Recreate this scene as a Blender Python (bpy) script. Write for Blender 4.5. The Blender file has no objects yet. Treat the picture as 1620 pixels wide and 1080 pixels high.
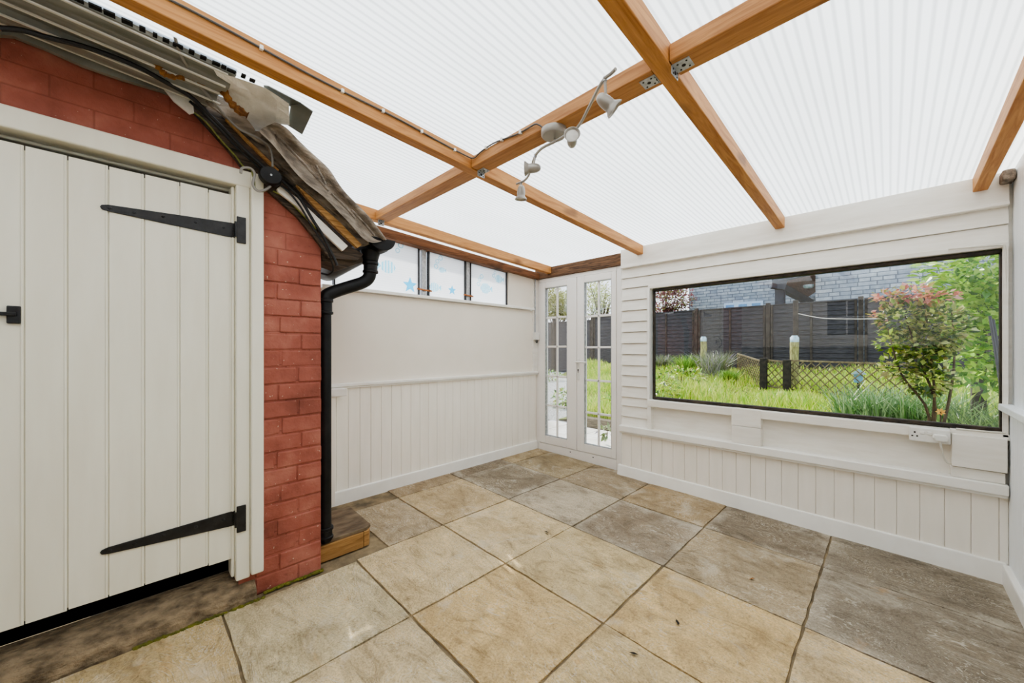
import bpy, math, random
from mathutils import Vector, Matrix
random.seed(7)
S2=math.sqrt(2.0); F=598.0; U0=810.0; V0=552.0; H=1.2
C=bpy.context.scene.collection
PI=math.pi
# ---------------------------------------------------------------- survey helpers (bearing u,v -> point on a real plane)
def ray(u,v):
    a=(u-U0)/F; return ((1+a)/S2,(1-a)/S2,(V0-v)/F)
def aY(u,v,y):
    d=ray(u,v); t=y/d[1]; return Vector((d[0]*t,y,H+d[2]*t))
def aX(u,v,x):
    d=ray(u,v); t=x/d[0]; return Vector((x,d[1]*t,H+d[2]*t))
def aZ(u,v,z):
    d=ray(u,v); t=(z-H)/d[2]; return Vector((d[0]*t,d[1]*t,z))
def zf(y): return .024*(y-3.03)          # the paving falls towards the right-hand wall
def zb(x): return 2.088+.052*(3.4-x)     # underside of the rafters
def zs(x): return zb(x)+.085             # underside of the roof sheet
# ---------------------------------------------------------------- materials
def srgb(r,g,b):
    f=lambda c:(c/255/12.92) if c/255<=.04045 else ((c/255+.055)/1.055)**2.4
    return (f(r),f(g),f(b),1)
def newmat(name):
    m=bpy.data.materials.new(name); m.use_nodes=True
    nt=m.node_tree; nt.nodes.clear()
    out=nt.nodes.new('ShaderNodeOutputMaterial'); bs=nt.nodes.new('ShaderNodeBsdfPrincipled')
    nt.links.new(bs.outputs[0],out.inputs[0])
    return m,nt,bs,out
def N(nt,t,**kw):
    n=nt.nodes.new(t)
    for k,v in kw.items(): setattr(n,k,v)
    return n
def coords(nt,stretch=(1,1,1),rot=(0,0,0)):
    tc=N(nt,'ShaderNodeTexCoord'); mp=N(nt,'ShaderNodeMapping')
    mp.inputs['Scale'].default_value=stretch; mp.inputs['Rotation'].default_value=rot
    nt.links.new(tc.outputs['Object'],mp.inputs[0]); return mp.outputs[0]
def ramp(nt,fac,stops):
    r=N(nt,'ShaderNodeValToRGB'); e=r.color_ramp.elements
    while len(e)<len(stops): e.new(.5)
    for i,(p,c) in enumerate(stops): e[i].position=p; e[i].color=c
    nt.links.new(fac,r.inputs[0]); return r.outputs[0]
def noise(nt,vec,scale,detail=4,rough=.55,dist=0):
    n=N(nt,'ShaderNodeTexNoise'); n.inputs['Scale'].default_value=scale; n.inputs['Detail'].default_value=detail
    n.inputs['Roughness'].default_value=rough; n.inputs['Distortion'].default_value=dist
    nt.links.new(vec,n.inputs['Vector']); return n.outputs['Fac']
def bump(nt,bs,h,strength,dist=.01):
    b=N(nt,'ShaderNodeBump'); b.inputs['Strength'].default_value=strength; b.inputs['Distance'].default_value=dist
    nt.links.new(h,b.inputs['Height']); nt.links.new(b.outputs[0],bs.inputs['Normal'])
def mixc(nt,fac,a,b,mode='MIX'):
    m=N(nt,'ShaderNodeMix',data_type='RGBA',blend_type=mode)
    for s,v in ((m.inputs[0],fac),(m.inputs[6],a),(m.inputs[7],b)):
        if hasattr(v,'is_linked') or isinstance(v,bpy.types.NodeSocket): nt.links.new(v,s)
        else: s.default_value=v
    return m.outputs[2]
def pbr(name,c1,c2=None,scale=8,rough=.6,bmp=0,stretch=(1,1,1),lo=.35,hi=.65,metal=0,detail=4,dist=.01,spec=.5):
    m,nt,bs,out=newmat(name)
    bs.inputs['Roughness'].default_value=rough; bs.inputs['Metallic'].default_value=metal
    bs.inputs['Specular IOR Level'].default_value=spec
    c2=c2 or tuple(x*.86 for x in c1[:3])+(1,)
    v=coords(nt,stretch); n=noise(nt,v,scale,detail)
    nt.links.new(ramp(nt,n,[(lo,c1),(hi,c2)]),bs.inputs['Base Color'])
    if bmp: bump(nt,bs,noise(nt,v,scale*2.5,5),bmp,dist)
    return m
def wood(name,c1,c2,axis='x',rough=.6,scale=9,knots=True,bmp=.25):
    m,nt,bs,out=newmat(name); bs.inputs['Roughness'].default_value=rough
    st={'x':(.35,5,5),'y':(5,.35,5),'z':(5,5,.35)}[axis]
    v=coords(nt,st); n=noise(nt,v,scale,6,.6,1.2)
    v2=coords(nt,{'x':(1,2.4,2.4),'y':(2.4,1,2.4),'z':(2.4,2.4,1)}[axis]); n2=noise(nt,v2,2.2,2)
    dark=tuple(x*.45 for x in c2[:3])+(1,)
    c=ramp(nt,n,[(.3,c1),(.5,tuple((a+b)/2 for a,b in zip(c1,c2))),(.68,c2)])
    if knots: c=mixc(nt,ramp(nt,n2,[(.66,(0,0,0,1)),(.78,(1,1,1,1))]),c,dark)
    nt.links.new(c,bs.inputs['Base Color']); bump(nt,bs,n,bmp,.004)
    return m
M={}
M['wallwhite']=pbr('warm_white_wall_paint',srgb(240,232,220),srgb(236,228,215),3,.55,.04,dist=.004)
M['boardwhite']=pbr('white_board_paint',srgb(240,236,228),srgb(232,227,217),5,.5,.12,(1,1,6),dist=.004)
M['tgwhite']=pbr('white_matchboard_paint',srgb(250,244,234),srgb(245,239,228),4,.5,.05,(5,5,.6),dist=.003)
M['coolwhite']=pbr('cool_white_paint',srgb(240,243,245),srgb(234,237,239),4,.5,.05,(5,5,.6),dist=.003)
M['trimwhite']=pbr('white_gloss_trim',srgb(244,242,236),srgb(238,235,228),6,.35,.04,dist=.003)
M['doorwhite']=pbr('off_white_door_paint',srgb(238,235,220),srgb(232,228,212),3,.42,.06,(4,4,.7),dist=.004)
M['upvc']=pbr('white_upvc',srgb(242,238,233),srgb(239,234,229),3,.3)
M['darkgap']=pbr('dark_gap',srgb(22,19,17),srgb(12,11,10),6,.9)
M['seal']=pbr('dark_brown_window_seal',srgb(66,54,42),srgb(34,28,23),14,.6,.3)
M['iron']=pbr('black_painted_iron',srgb(38,38,40),srgb(20,20,22),30,.38,.35,dist=.003)
M['blackplastic']=pbr('black_gutter_plastic',srgb(34,34,36),srgb(20,20,21),10,.45,.05,spec=.3)
M['cabledk']=pbr('dark_grey_cable',srgb(92,88,84),None,10,.5)
M['cable']=pbr('black_cable',srgb(30,30,32),None,10,.5)
M['greycable']=pbr('grey_cable',srgb(150,147,142),None,10,.5)
M['greenwire']=pbr('yellow_green_wire',srgb(142,146,72),srgb(100,106,48),60,.5)
M['galv']=pbr('galvanised_steel',srgb(196,198,200),srgb(160,163,166),40,.45,.1,metal=.35)
M['hole']=pbr('bracket_hole',srgb(45,40,36),None,10,.9)
M['lamp']=pbr('satin_nickel',srgb(176,171,163),srgb(158,153,146),6,.38,metal=.35)
M['lampface']=pbr('frosted_lamp_face',srgb(214,211,204),srgb(200,196,188),30,.4)
M['beam']=wood('orange_stained_pine',srgb(206,150,88),srgb(164,106,52),'x')
M['nog']=wood('orange_stained_pine_cross',srgb(198,144,88),srgb(156,102,54),'y')
M['oldwood']=wood('weathered_brown_plate',srgb(150,104,70),srgb(84,54,36),'x',.8)
M['oldheader']=wood('rotten_brown_header',srgb(132,98,70),srgb(54,38,28),'y',.85,14)
M['batten']=wood('tan_timber_batten',srgb(232,188,128),srgb(156,104,58),'x',.75,12,True,.5)
M['darkwood']=wood('black_stained_barge_board',srgb(112,96,82),srgb(36,31,27),'x',.8,12,False,.6)
M['stepwood']=wood('step_side_timber',srgb(184,142,88),srgb(136,98,56),'x',.7)
M['steptop']=pbr('worn_grey_step_top',srgb(134,116,92),srgb(92,76,58),7,.8,.3,(1,3,1))
M['felt']=pbr('grey_brown_roofing_felt',srgb(168,155,140),srgb(112,101,90),9,.85,.9,(1,2.5,2.5),dist=.02)
M['felt2']=pbr('dark_roofing_felt',srgb(160,147,133),srgb(76,68,60),9,.85,.9,(1,2.5,2.5),dist=.02)
M['flash']=pbr('silver_grey_flashing',srgb(250,248,244),srgb(222,219,211),9,.55,.6,dist=.02)
M['greysheet']=pbr('grey_profiled_sheet',srgb(150,150,141),srgb(112,113,106),4,.5,.1,(1,6,1))
M['greyridge']=pbr('pale_sheet_ridge',srgb(232,232,222),srgb(206,206,196),6,.5)
M['tape']=pbr('grey_green_tape',srgb(112,114,106),srgb(82,86,78),5,.5,.2)
M['foam']=pbr('rust_brown_foam',srgb(168,118,66),srgb(92,56,28),22,.9,.8,dist=.02)
M['stone']=pbr('threshold_sandstone',srgb(158,138,110),srgb(92,78,60),11,.85,.9,(1.4,2.5,2),detail=10,dist=.02)
M['moss']=pbr('green_moss',srgb(120,116,40),srgb(84,86,30),40,.95,.8)
M['socket']=pbr('white_socket_plastic',srgb(236,234,228),None,5,.3)
M['flexwhite']=pbr('white_flex',srgb(222,218,206),None,10,.45)
M['copper']=pbr('copper_orange_clip',srgb(190,128,84),srgb(150,92,54),30,.5,metal=.4)
M['bluestick']=None
M['grass']=None
def leafmat(name):
    m,nt,bs,out=newmat(name)
    at=N(nt,'ShaderNodeAttribute',attribute_name='Col')
    d=N(nt,'ShaderNodeBsdfDiffuse'); t=N(nt,'ShaderNodeBsdfTranslucent'); g=N(nt,'ShaderNodeBsdfGlossy'); g.inputs['Roughness'].default_value=.35
    a=N(nt,'ShaderNodeMixShader'); a.inputs[0].default_value=.35; b=N(nt,'ShaderNodeMixShader'); b.inputs[0].default_value=.06
    nt.links.new(at.outputs[0],d.inputs[0]); nt.links.new(at.outputs[0],t.inputs[0])
    nt.links.new(d.outputs[0],a.inputs[1]); nt.links.new(t.outputs[0],a.inputs[2])
    nt.links.new(a.outputs[0],b.inputs[1]); nt.links.new(g.outputs[0],b.inputs[2]); nt.links.new(b.outputs[0],out.inputs[0])
    return m
M['leaf']=leafmat('leaf')
def sticker():
    m,nt,bs,out=newmat('pale_blue_translucent_sticker'); t=N(nt,'ShaderNodeBsdfTranslucent'); tr=N(nt,'ShaderNodeBsdfTransparent'); tr.inputs[0].default_value=(.35,.78,.95,1); a=N(nt,'ShaderNodeMixShader'); a.inputs[0].default_value=.72
    n=noise(nt,coords(nt),40,2); nt.links.new(ramp(nt,n,[(.35,(.30,.75,.95,1)),(.65,(.55,.86,.97,1))]),t.inputs[0]); nt.links.new(t.outputs[0],a.inputs[1]); nt.links.new(tr.outputs[0],a.inputs[2]); nt.links.new(a.outputs[0],out.inputs[0]); return m
M['bluestick']=sticker()
M['stem']=pbr('plant_stem',srgb(96,78,52),srgb(60,48,34),20,.8)
def glassmat(name,tint=(1,1,1,1),k=1.0):
    m,nt,bs,out=newmat(name)
    tr=N(nt,'ShaderNodeBsdfTransparent'); tr.inputs[0].default_value=tint
    g=N(nt,'ShaderNodeBsdfGlossy'); g.inputs['Roughness'].default_value=0.0
    fr=N(nt,'ShaderNodeFresnel'); fr.inputs[0].default_value=1.5
    mu=N(nt,'ShaderNodeMath',operation='MULTIPLY'); mu.inputs[1].default_value=k; mu.use_clamp=True
    mx=N(nt,'ShaderNodeMixShader'); nt.links.new(fr.outputs[0],mu.inputs[0]); nt.links.new(mu.outputs[0],mx.inputs[0])
    nt.links.new(tr.outputs[0],mx.inputs[1]); nt.links.new(g.outputs[0],mx.inputs[2]); nt.links.new(mx.outputs[0],out.inputs[0])
    return m
M['glass']=glassmat('window_glass',(.97,.98,.98,1),2.5)
M['glassdoor']=glassmat('door_glass',(.98,.99,.99,1),1.3)
def polycarb(name,pitch,base,dark,tw=.8,axis=1):
    m,nt,bs,out=newmat(name)
    tc=N(nt,'ShaderNodeTexCoord'); sp=N(nt,'ShaderNodeSeparateXYZ'); nt.links.new(tc.outputs['Object'],sp.inputs[0])
    mu=N(nt,'ShaderNodeMath',operation='MULTIPLY'); mu.inputs[1].default_value=2*PI/pitch; nt.links.new(sp.outputs[axis],mu.inputs[0])
    si=N(nt,'ShaderNodeMath',operation='SINE'); nt.links.new(mu.outputs[0],si.inputs[0])
    ma=N(nt,'ShaderNodeMapRange'); ma.inputs[1].default_value=-1; nt.links.new(si.outputs[0],ma.inputs[0])
    c=ramp(nt,ma.outputs[0],[(.0,dark),(.45,base),(1,base)])
    n=noise(nt,coords(nt,(.6,1.5,1)),1.6,5); c=mixc(nt,1.0,c,ramp(nt,n,[(.3,(1,1,1,1)),(.7,(.9,.9,.885,1))]),'MULTIPLY')
    t=N(nt,'ShaderNodeBsdfTranslucent'); d=N(nt,'ShaderNodeBsdfDiffuse')
    nt.links.new(c,t.inputs[0]); nt.links.new(c,d.inputs[0])
    a=N(nt,'ShaderNodeMixShader'); a.inputs[0].default_value=tw; nt.links.new(d.outputs[0],a.inputs[1]); nt.links.new(t.outputs[0],a.inputs[2])
    nt.links.new(a.outputs[0],out.inputs[0]); return m
M['poly']=polycarb('opal_polycarbonate',.032,(.985,.972,.925,1),(.73,.725,.69,1))
M['polywin']=polycarb('opal_window_sheet',.02,(.97,.98,1,1),(.9,.92,.95,1),.75,2)
def brickmat(name,tex=True):
    m,nt,bs,out=newmat(name); bs.inputs['Roughness'].default_value=.75
    v=coords(nt); n=noise(nt,v,5,6); n2=noise(nt,v,60,3)
    c=ramp(nt,n,[(.28,srgb(128,70,57)),(.5,srgb(158,91,76)),(.75,srgb(182,120,103))])
    c=mixc(nt,ramp(nt,n2,[(.69,(0,0,0,1)),(.73,(.8,.8,.8,1))]),c,srgb(214,190,168))
    n7=noise(nt,coords(nt,(1,1,1.6)),9,7,.75); c=mixc(nt,ramp(nt,n7,[(.26,(.75,.75,.75,1)),(.36,(0,0,0,1))]),c,srgb(92,44,36))
    h=noise(nt,v,28,5)
    if tex:
        sp=N(nt,'ShaderNodeSeparateXYZ'); cb=N(nt,'ShaderNodeCombineXYZ'); nt.links.new(v,sp.inputs[0])
        nt.links.new(sp.outputs[0],cb.inputs[0]); nt.links.new(sp.outputs[2],cb.inputs[1])
        br=N(nt,'ShaderNodeTexBrick'); br.inputs['Scale'].default_value=1; br.inputs['Mortar Size'].default_value=.004; br.inputs['Mortar Smooth'].default_value=.6
        br.inputs['Brick Width'].default_value=.225; br.inputs['Row Height'].default_value=.086
        br.inputs['Color1'].default_value=(.5,.5,.5,1); br.inputs['Color2'].default_value=(.62,.62,.62,1); br.inputs['Mortar'].default_value=(1,1,1,1)
        nt.links.new(cb.outputs[0],br.inputs['Vector'])
        c=mixc(nt,br.outputs['Fac'],c,mixc(nt,1.0,c,(.82,.79,.77,1),'MULTIPLY'))
        iv=N(nt,'ShaderNodeMath',operation='MULTIPLY_ADD'); iv.inputs[1].default_value=-.35; nt.links.new(br.outputs['Fac'],iv.inputs[0]); nt.links.new(h,iv.inputs[2]); h=iv.outputs[0]
    nt.links.new(c,bs.inputs['Base Color']); bump(nt,bs,h,.5,.012); return m
M['brick']=brickmat('red_painted_brick'); M['brick1']=brickmat('red_painted_single_bricks',False)
def slabmat():
    m,nt,bs,out=newmat('riven_sandstone_slabs'); bs.inputs['Roughness'].default_value=.72; bs.inputs['Specular IOR Level'].default_value=.35
    at=N(nt,'ShaderNodeAttribute',attribute_name='Col')
    v=coords(nt,(1,1,1)); vs=coords(nt,(2.0,.85,1),(0,0,.6))
    n=noise(nt,vs,4.5,9,.7,2.2); n1=noise(nt,v,2.6,6,.65,1.2); n2=noise(nt,v,110,3,.75); n3=noise(nt,vs,1.9,4,.6,2.5)
    c=mixc(nt,1.0,at.outputs[0],ramp(nt,n,[(.30,(.55,.51,.47,1)),(.47,(.96,.95,.94,1)),(.58,(1.04,1.03,1.03,1)),(.74,(1.32,1.31,1.32,1))]),'MULTIPLY')
    c=mixc(nt,1.0,c,ramp(nt,n1,[(.3,(.72,.69,.66,1)),(.52,(1,.99,.98,1)),(.72,(1.16,1.13,1.08,1))]),'MULTIPLY')
    c=mixc(nt,1.0,c,ramp(nt,n2,[(.3,(.70,.68,.66,1)),(.48,(1,1,1,1)),(.72,(1.25,1.25,1.25,1))]),'MULTIPLY')
    ct=N(nt,'ShaderNodeMath',operation='MULTIPLY'); ct.inputs[1].default_value=95; nt.links.new(n3,ct.inputs[0])
    sn=N(nt,'ShaderNodeMath',operation='SINE'); nt.links.new(ct.outputs[0],sn.inputs[0])
    pk=ramp(nt,sn.outputs[0],[(.80,(0,0,0,1)),(1.0,(1,1,1,1))])
    gate=ramp(nt,n1,[(.42,(0,0,0,1)),(.58,(.62,.62,.62,1))])
    c=mixc(nt,mixc(nt,1.0,pk,gate,'MULTIPLY'),c,(.66,.60,.50,1))
    n5=noise(nt,v,3.1,7,.7,.6); c=mixc(nt,ramp(nt,n5,[(.56,(0,0,0,1)),(.66,(.42,.42,.42,1))]),c,srgb(214,204,186))
    n6=noise(nt,coords(nt,(1.3,.9,1),(0,0,1.1)),2.3,6,.7,1.5); c=mixc(nt,ramp(nt,n6,[(.62,(0,0,0,1)),(.74,(.5,.5,.5,1))]),c,srgb(196,150,92))
    nt.links.new(c,bs.inputs['Base Color'])
    ad=N(nt,'ShaderNodeMath',operation='ADD'); nt.links.new(n,ad.inputs[0])
    m3=N(nt,'ShaderNodeMath',operation='MULTIPLY_ADD'); m3.inputs[1].default_value=.16; nt.links.new(n2,m3.inputs[0])
    m4=N(nt,'ShaderNodeMath',operation='MULTIPLY'); m4.inputs[1].default_value=.09; nt.links.new(sn.outputs[0],m4.inputs[0]); nt.links.new(m4.outputs[0],m3.inputs[2])
    nt.links.new(m3.outputs[0],ad.inputs[1])
    bump(nt,bs,ad.outputs[0],.8,.015); return m
M['slab']=slabmat()
def stonewall():
    m,nt,bs,out=newmat('grey_blue_stone_walling'); bs.inputs['Roughness'].default_value=.85
    v=coords(nt); sp=N(nt,'ShaderNodeSeparateXYZ'); cb=N(nt,'ShaderNodeCombineXYZ'); nt.links.new(v,sp.inputs[0])
    ad=N(nt,'ShaderNodeMath',operation='ADD'); nt.links.new(sp.outputs[0],ad.inputs[0]); nt.links.new(sp.outputs[1],ad.inputs[1])
    nt.links.new(ad.outputs[0],cb.inputs[0]); nt.links.new(sp.outputs[2],cb.inputs[1])
    br=N(nt,'ShaderNodeTexBrick'); br.inputs['Scale'].default_value=1; br.inputs['Mortar Size'].default_value=.012
    br.inputs['Brick Width'].default_value=.40; br.inputs['Row Height'].default_value=.115; br.offset=.37; br.squash=.62; br.squash_frequency=3
    br.inputs['Color1'].default_value=srgb(150,160,170); br.inputs['Color2'].default_value=srgb(190,196,200); br.inputs['Mortar'].default_value=srgb(108,116,126)
    nt.links.new(cb.outputs[0],br.inputs['Vector']); n=noise(nt,v,7,6)
    c=mixc(nt,1.0,br.outputs[0],ramp(nt,n,[(.3,(.75,.78,.82,1)),(.55,(1,1,1,1)),(.75,(1.25,1.2,1.12,1))]),'MULTIPLY')
    nt.links.new(c,bs.inputs['Base Color']); bump(nt,bs,n,.5,.03); return m
M['stonewall']=stonewall()
M['fence']=pbr('dark_brown_fence_stain',srgb(84,80,82),srgb(56,53,56),6,.9,.4,(1,1,9))
M['fencepost']=pbr('fence_post_timber',srgb(88,78,70),srgb(56,49,44),8,.9,.3)
M['log']=pbr('pale_barked_log',srgb(186,182,120),srgb(120,112,70),14,.9,.6,(3,3,.7))
M['jar']=pbr('clear_blue_white_jar',srgb(206,220,232),srgb(150,190,196),12,.2)
M['trellis']=pbr('weathered_trellis',srgb(142,128,96),srgb(92,80,58),14,.9,.3)
M['tpost']=pbr('dark_trellis_post',srgb(70,62,52),srgb(44,40,34),12,.9,.3)
M['paintblue']=pbr('pale_blue_paint',srgb(206,224,238),srgb(190,212,230),4,.4)
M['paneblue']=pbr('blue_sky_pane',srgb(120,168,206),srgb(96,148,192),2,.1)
M['soffit']=pbr('red_brown_soffit_boards',srgb(150,104,88),srgb(112,74,62),4,.6,.3,(1,14,1))
M['rooftile']=pbr('dark_roof_tile',srgb(58,62,74),srgb(36,38,46),9,.7,.6)
M['soil']=pbr('garden_soil_and_turf',srgb(104,112,48),srgb(80,78,42),4,.95,.6)
M['gravel']=pbr('white_gravel',srgb(236,232,226),srgb(150,146,140),45,.9,.9,dist=.03)
M['pave']=pbr('pale_garden_paving',srgb(232,226,214),srgb(208,200,186),3,.85,.2)
M['sleeper']=pbr('weathered_edging_timber',srgb(128,116,96),srgb(86,76,60),8,.9,.5,(8,1,8))
M['rod']=pbr('black_rod',srgb(46,46,48),None,8,.4)
M['bluebox']=pbr('pale_blue_ornament',srgb(150,196,224),srgb(120,176,212),8,.5)
# ---------------------------------------------------------------- mesh builder
class MB:
    def __init__(s): s.v=[]; s.f=[]; s.c=[]; s.col=(1,1,1,1)
    def add(s,vs,fs):
        n=len(s.v); s.v+= [Vector(p) for p in vs]; s.c+=[s.col]*len(vs); s.f+=[tuple(i+n for i in f) for f in fs]; return s
    def hexa(s,b,t):
        return s.add(list(b)+list(t),[(3,2,1,0),(4,5,6,7),(0,1,5,4),(1,2,6,5),(2,3,7,6),(3,0,4,7)])
    def box(s,x0,x1,y0,y1,z0,z1):
        return s.hexa([(x0,y0,z0),(x1,y0,z0),(x1,y1,z0),(x0,y1,z0)],[(x0,y0,z1),(x1,y0,z1),(x1,y1,z1),(x0,y1,z1)])
    def bar(s,p,q,w,h,up=(0,0,1)):
        p=Vector(p);q=Vector(q);d=(q-p).normalized(); r=d.cross(Vector(up))
        if r.length<1e-4: r=Vector((1,0,0))
        r=r.normalized()*w/2; u=r.cross(d).normalized()*h/2
        return s.hexa([p-r-u,p+r-u,p+r+u,p-r+u],[q-r-u,q+r-u,q+r+u,q-r+u])
    def prism(s,pts,vec):
        n=len(pts); vec=Vector(vec); a=[Vector(p) for p in pts]; b=[p+vec for p in a]
        return s.add(a+b,[tuple(range(n-1,-1,-1)),tuple(range(n,2*n))]+[(i,(i+1)%n,n+(i+1)%n,n+i) for i in range(n)])
    def tube(s,pts,r,n=8,caps=True):
        pts=[Vector(p) for p in pts]; k=len(pts); rs=r if isinstance(r,(list,tuple)) else [r]*k
        u=None; rings=[]
        for i,p in enumerate(pts):
            d=(pts[min(i+1,k-1)]-pts[max(i-1,0)]).normalized()
            if u is None:
                u=d.cross(Vector((0,0,1)))
                if u.length<1e-3: u=d.cross(Vector((1,0,0)))
            u=(u-d*u.dot(d)).normalized(); w=d.cross(u)
            rings.append([p+(u*math.cos(2*PI*j/n)+w*math.sin(2*PI*j/n))*rs[i] for j in range(n)])
        vs=[q for R in rings for q in R]; fs=[(i*n+j,i*n+(j+1)%n,(i+1)*n+(j+1)%n,(i+1)*n+j) for i in range(k-1) for j in range(n)]
        if caps: fs+=[tuple(range(n-1,-1,-1)),tuple(range((k-1)*n,k*n))]
        return s.add(vs,fs)
    def lathe(s,o,ax,prof,n=20):   # prof: (radius, distance along axis)
        o=Vector(o);ax=Vector(ax).normalized()
        return s.tube_prof(o,ax,prof,n)
    def tube_prof(s,o,ax,prof,n):
        u=ax.cross(Vector((0,0,1)))
        if u.length<1e-3: u=Vector((1,0,0))
        u.normalize(); w=ax.cross(u); k=len(prof)
        vs=[o+ax*h+(u*math.cos(2*PI*j/n)+w*math.sin(2*PI*j/n))*max(r,1e-4) for r,h in prof for j in range(n)]
        fs=[(i*n+j,i*n+(j+1)%n,(i+1)*n+(j+1)%n,(i+1)*n+j) for i in range(k-1) for j in range(n)]
        fs+=[tuple(range(n-1,-1,-1)),tuple(range((k-1)*n,k*n))]
        return s.add(vs,fs)
    def build(s,name,mat,parent=None,smooth=False,bevel=0,seg=2,fix=True):
        me=bpy.data.meshes.new(name)
        if parent is not None: o0=Vector(parent['_o'])
        else:
            xs=[p.x for p in s.v];ys=[p.y for p in s.v];zz=[p.z for p in s.v]
            o0=Vector(((min(xs)+max(xs))/2,(min(ys)+max(ys))/2,min(zz)))
        me.from_pydata([p-o0 for p in s.v],[],s.f); me.update()
        if fix:
            import bmesh
            bm=bmesh.new(); bm.from_mesh(me); bmesh.ops.recalc_face_normals(bm,faces=bm.faces); bm.to_mesh(me); bm.free()
        if any(c!=(1,1,1,1) for c in s.c):
            at=me.color_attributes.new('Col','FLOAT_COLOR','POINT')
            flat=[x for c in s.c for x in c]; at.data.foreach_set('color',flat)
        me.materials.append(M[mat] if isinstance(mat,str) else mat)
        if smooth:
            me.polygons.foreach_set('use_smooth',[True]*len(me.polygons))
        o=bpy.data.objects.new(name,me); C.objects.link(o)
        if parent is not None: o.parent=parent
        else: o.location=o0
        o['_o']=tuple(o0)
        if bevel:
            b=o.modifiers.new('bevel','BEVEL'); b.width=bevel; b.segments=seg; b.limit_method='ANGLE'
        if smooth:
            e=o.modifiers.new('split','EDGE_SPLIT'); e.split_angle=math.radians(40)
        return o
def tag(o,label=None,cat=None,group=None,kind=None):
    if label: o['label']=label
    if cat: o['category']=cat
    if group: o['group']=group
    if kind: o['kind']=kind
    return o
def thing(name,loc,label=None,cat=None,group=None,kind=None):
    o=bpy.data.objects.new(name,None); C.objects.link(o); o.location=loc; o['_o']=tuple(loc); o.empty_display_size=.05
    return tag(o,label,cat,group,kind)
def struct(o,label=None): return tag(o,label,None,None,'structure')
def spline(pts,n=6):
    P=[Vector(p) for p in pts]; out=[]
    for i in range(len(P)-1):
        p0=P[max(i-1,0)];p1=P[i];p2=P[i+1];p3=P[min(i+2,len(P)-1)]
        for k in range(n):
            t=k/n; out.append(.5*((2*p1)+(p2-p0)*t+(2*p0-5*p1+4*p2-p3)*t*t+(3*p1-p0-3*p2+p3)*t**3))
    out.append(P[-1]); return out

# ================================================================ SETTING: floor
base=MB(); base.hexa([(-1.9,-.7,-.3),(3.6,-.7,-.3),(3.6,3.3,-.3),(-1.9,3.3,-.3)],[(-1.9,-.7,zf(-.7)-.012),(3.6,-.7,zf(-.7)-.012),(3.6,3.3,zf(3.3)-.012),(-1.9,3.3,zf(3.3)-.012)])
M['mortar']=pbr('sandy_mortar_bed',srgb(150,132,102),srgb(96,84,66),9,.9,.6,detail=8)
FLOOR=thing('floor',(0,0,-.1)); struct(FLOOR,'riven sandstone paving slab floor in tan and grey brown')
base.build('mortar_bed','mortar',FLOOR)
xs=[-1.7,-.95,-.33,.29,.91,1.52,2.163,2.84,3.47]; ys=[-.46,.28,.927,1.572,2.2,2.83,3.03]
tan=srgb(204,184,145); tan2=srgb(198,176,134); tan3=srgb(206,180,133); gb=srgb(146,132,112); dk=srgb(118,110,97); md=srgb(172,156,128); bg=srgb(186,174,152); gr=srgb(200,182,146)
rows=[ # per row of y, columns along x
 [tan,tan2,tan,tan2,tan2,srgb(208,186,146),srgb(138,128,112),srgb(132,122,106)],
 [tan2,tan,tan2,tan,tan2,tan3,md,srgb(134,122,104)],
 [tan,tan2,tan2,gr,tan3,srgb(204,184,143),gb,srgb(168,148,116)],
 [tan,tan,tan2,srgb(196,182,148),tan,tan,bg,srgb(158,142,116)],
 [None,None,None,None,md,srgb(188,168,132),srgb(142,130,110),srgb(162,146,116)],
 [None,None,None,None,None,srgb(166,146,116),srgb(132,118,98),srgb(172,154,122)]]
sl=MB()
for j,row in enumerate(rows):
    for i,c in enumerate(row):
        if c is None: continue
        x0,x1,y0,y1=xs[i],xs[i+1],ys[j],ys[j+1]
        if j==4 and i==4: x0=1.12
        if j==3 and i<4: y1=2.183
        if i==7 and j in(0,1): x1=3.40
        g=.0055; x0+=g+random.uniform(-.003,.003);x1-=g+random.uniform(-.003,.003);y0+=g;y1-=g
        dz=random.uniform(-.002,.002)
        k=random.uniform(.96,1.04); sl.col=tuple(x*k for x in c[:3])+(1,)
        nx=8; ny=8
        # slab top as a grid with slightly riven edges
        def P(a,b,z): return (x0+(x1-x0)*a,y0+(y1-y0)*b,zf(y0+(y1-y0)*b)+z)
        vs=[]; fs=[]
        for b in range(ny+1):
            for a in range(nx+1):
                e=(a in(0,nx))or(b in(0,ny))
                p=P(a/nx,b/ny,dz+(-.004 if e else random.uniform(-.0012,.0012)))
                if e: p=(p[0]+random.uniform(-.003,.003),p[1]+random.uniform(-.003,.003),p[2])
                vs.append(p)
        for b in range(ny):
            for a in range(nx):
                q=b*(nx+1)+a; fs.append((q,q+1,q+nx+2,q+nx+1))
        rim=[a for a in range(nx+1)]+[b*(nx+1)+nx for b in range(1,ny+1)]+[ny*(nx+1)+a for a in range(nx-1,-1,-1)]+[b*(nx+1) for b in range(ny-1,0,-1)]
        m0=len(vs); vs+=[(vs[r][0],vs[r][1],vs[r][2]-.03) for r in rim]
        L=len(rim); fs+=[(rim[q],rim[(q+1)%L],m0+(q+1)%L,m0+q) for q in range(L)]
        lum=c[0]+c[1]+c[2]
        n0=len(sl.c); base_c=sl.col; sl.add(vs,fs)
        for b in range(ny+1):
            for a in range(nx+1):
                e=(a in(0,nx))or(b in(0,ny)); q=n0+b*(nx+1)+a
                if e and lum<.75:
                    f=random.uniform(.1,.75); w=srgb(196,186,168); sl.c[q]=tuple(base_c[h]*(1-f)+w[h]*f for h in range(3))+(1,)
                else:
                    f=random.uniform(.93,1.07); sl.c[q]=tuple(h*f for h in base_c[:3])+(1,)
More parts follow.
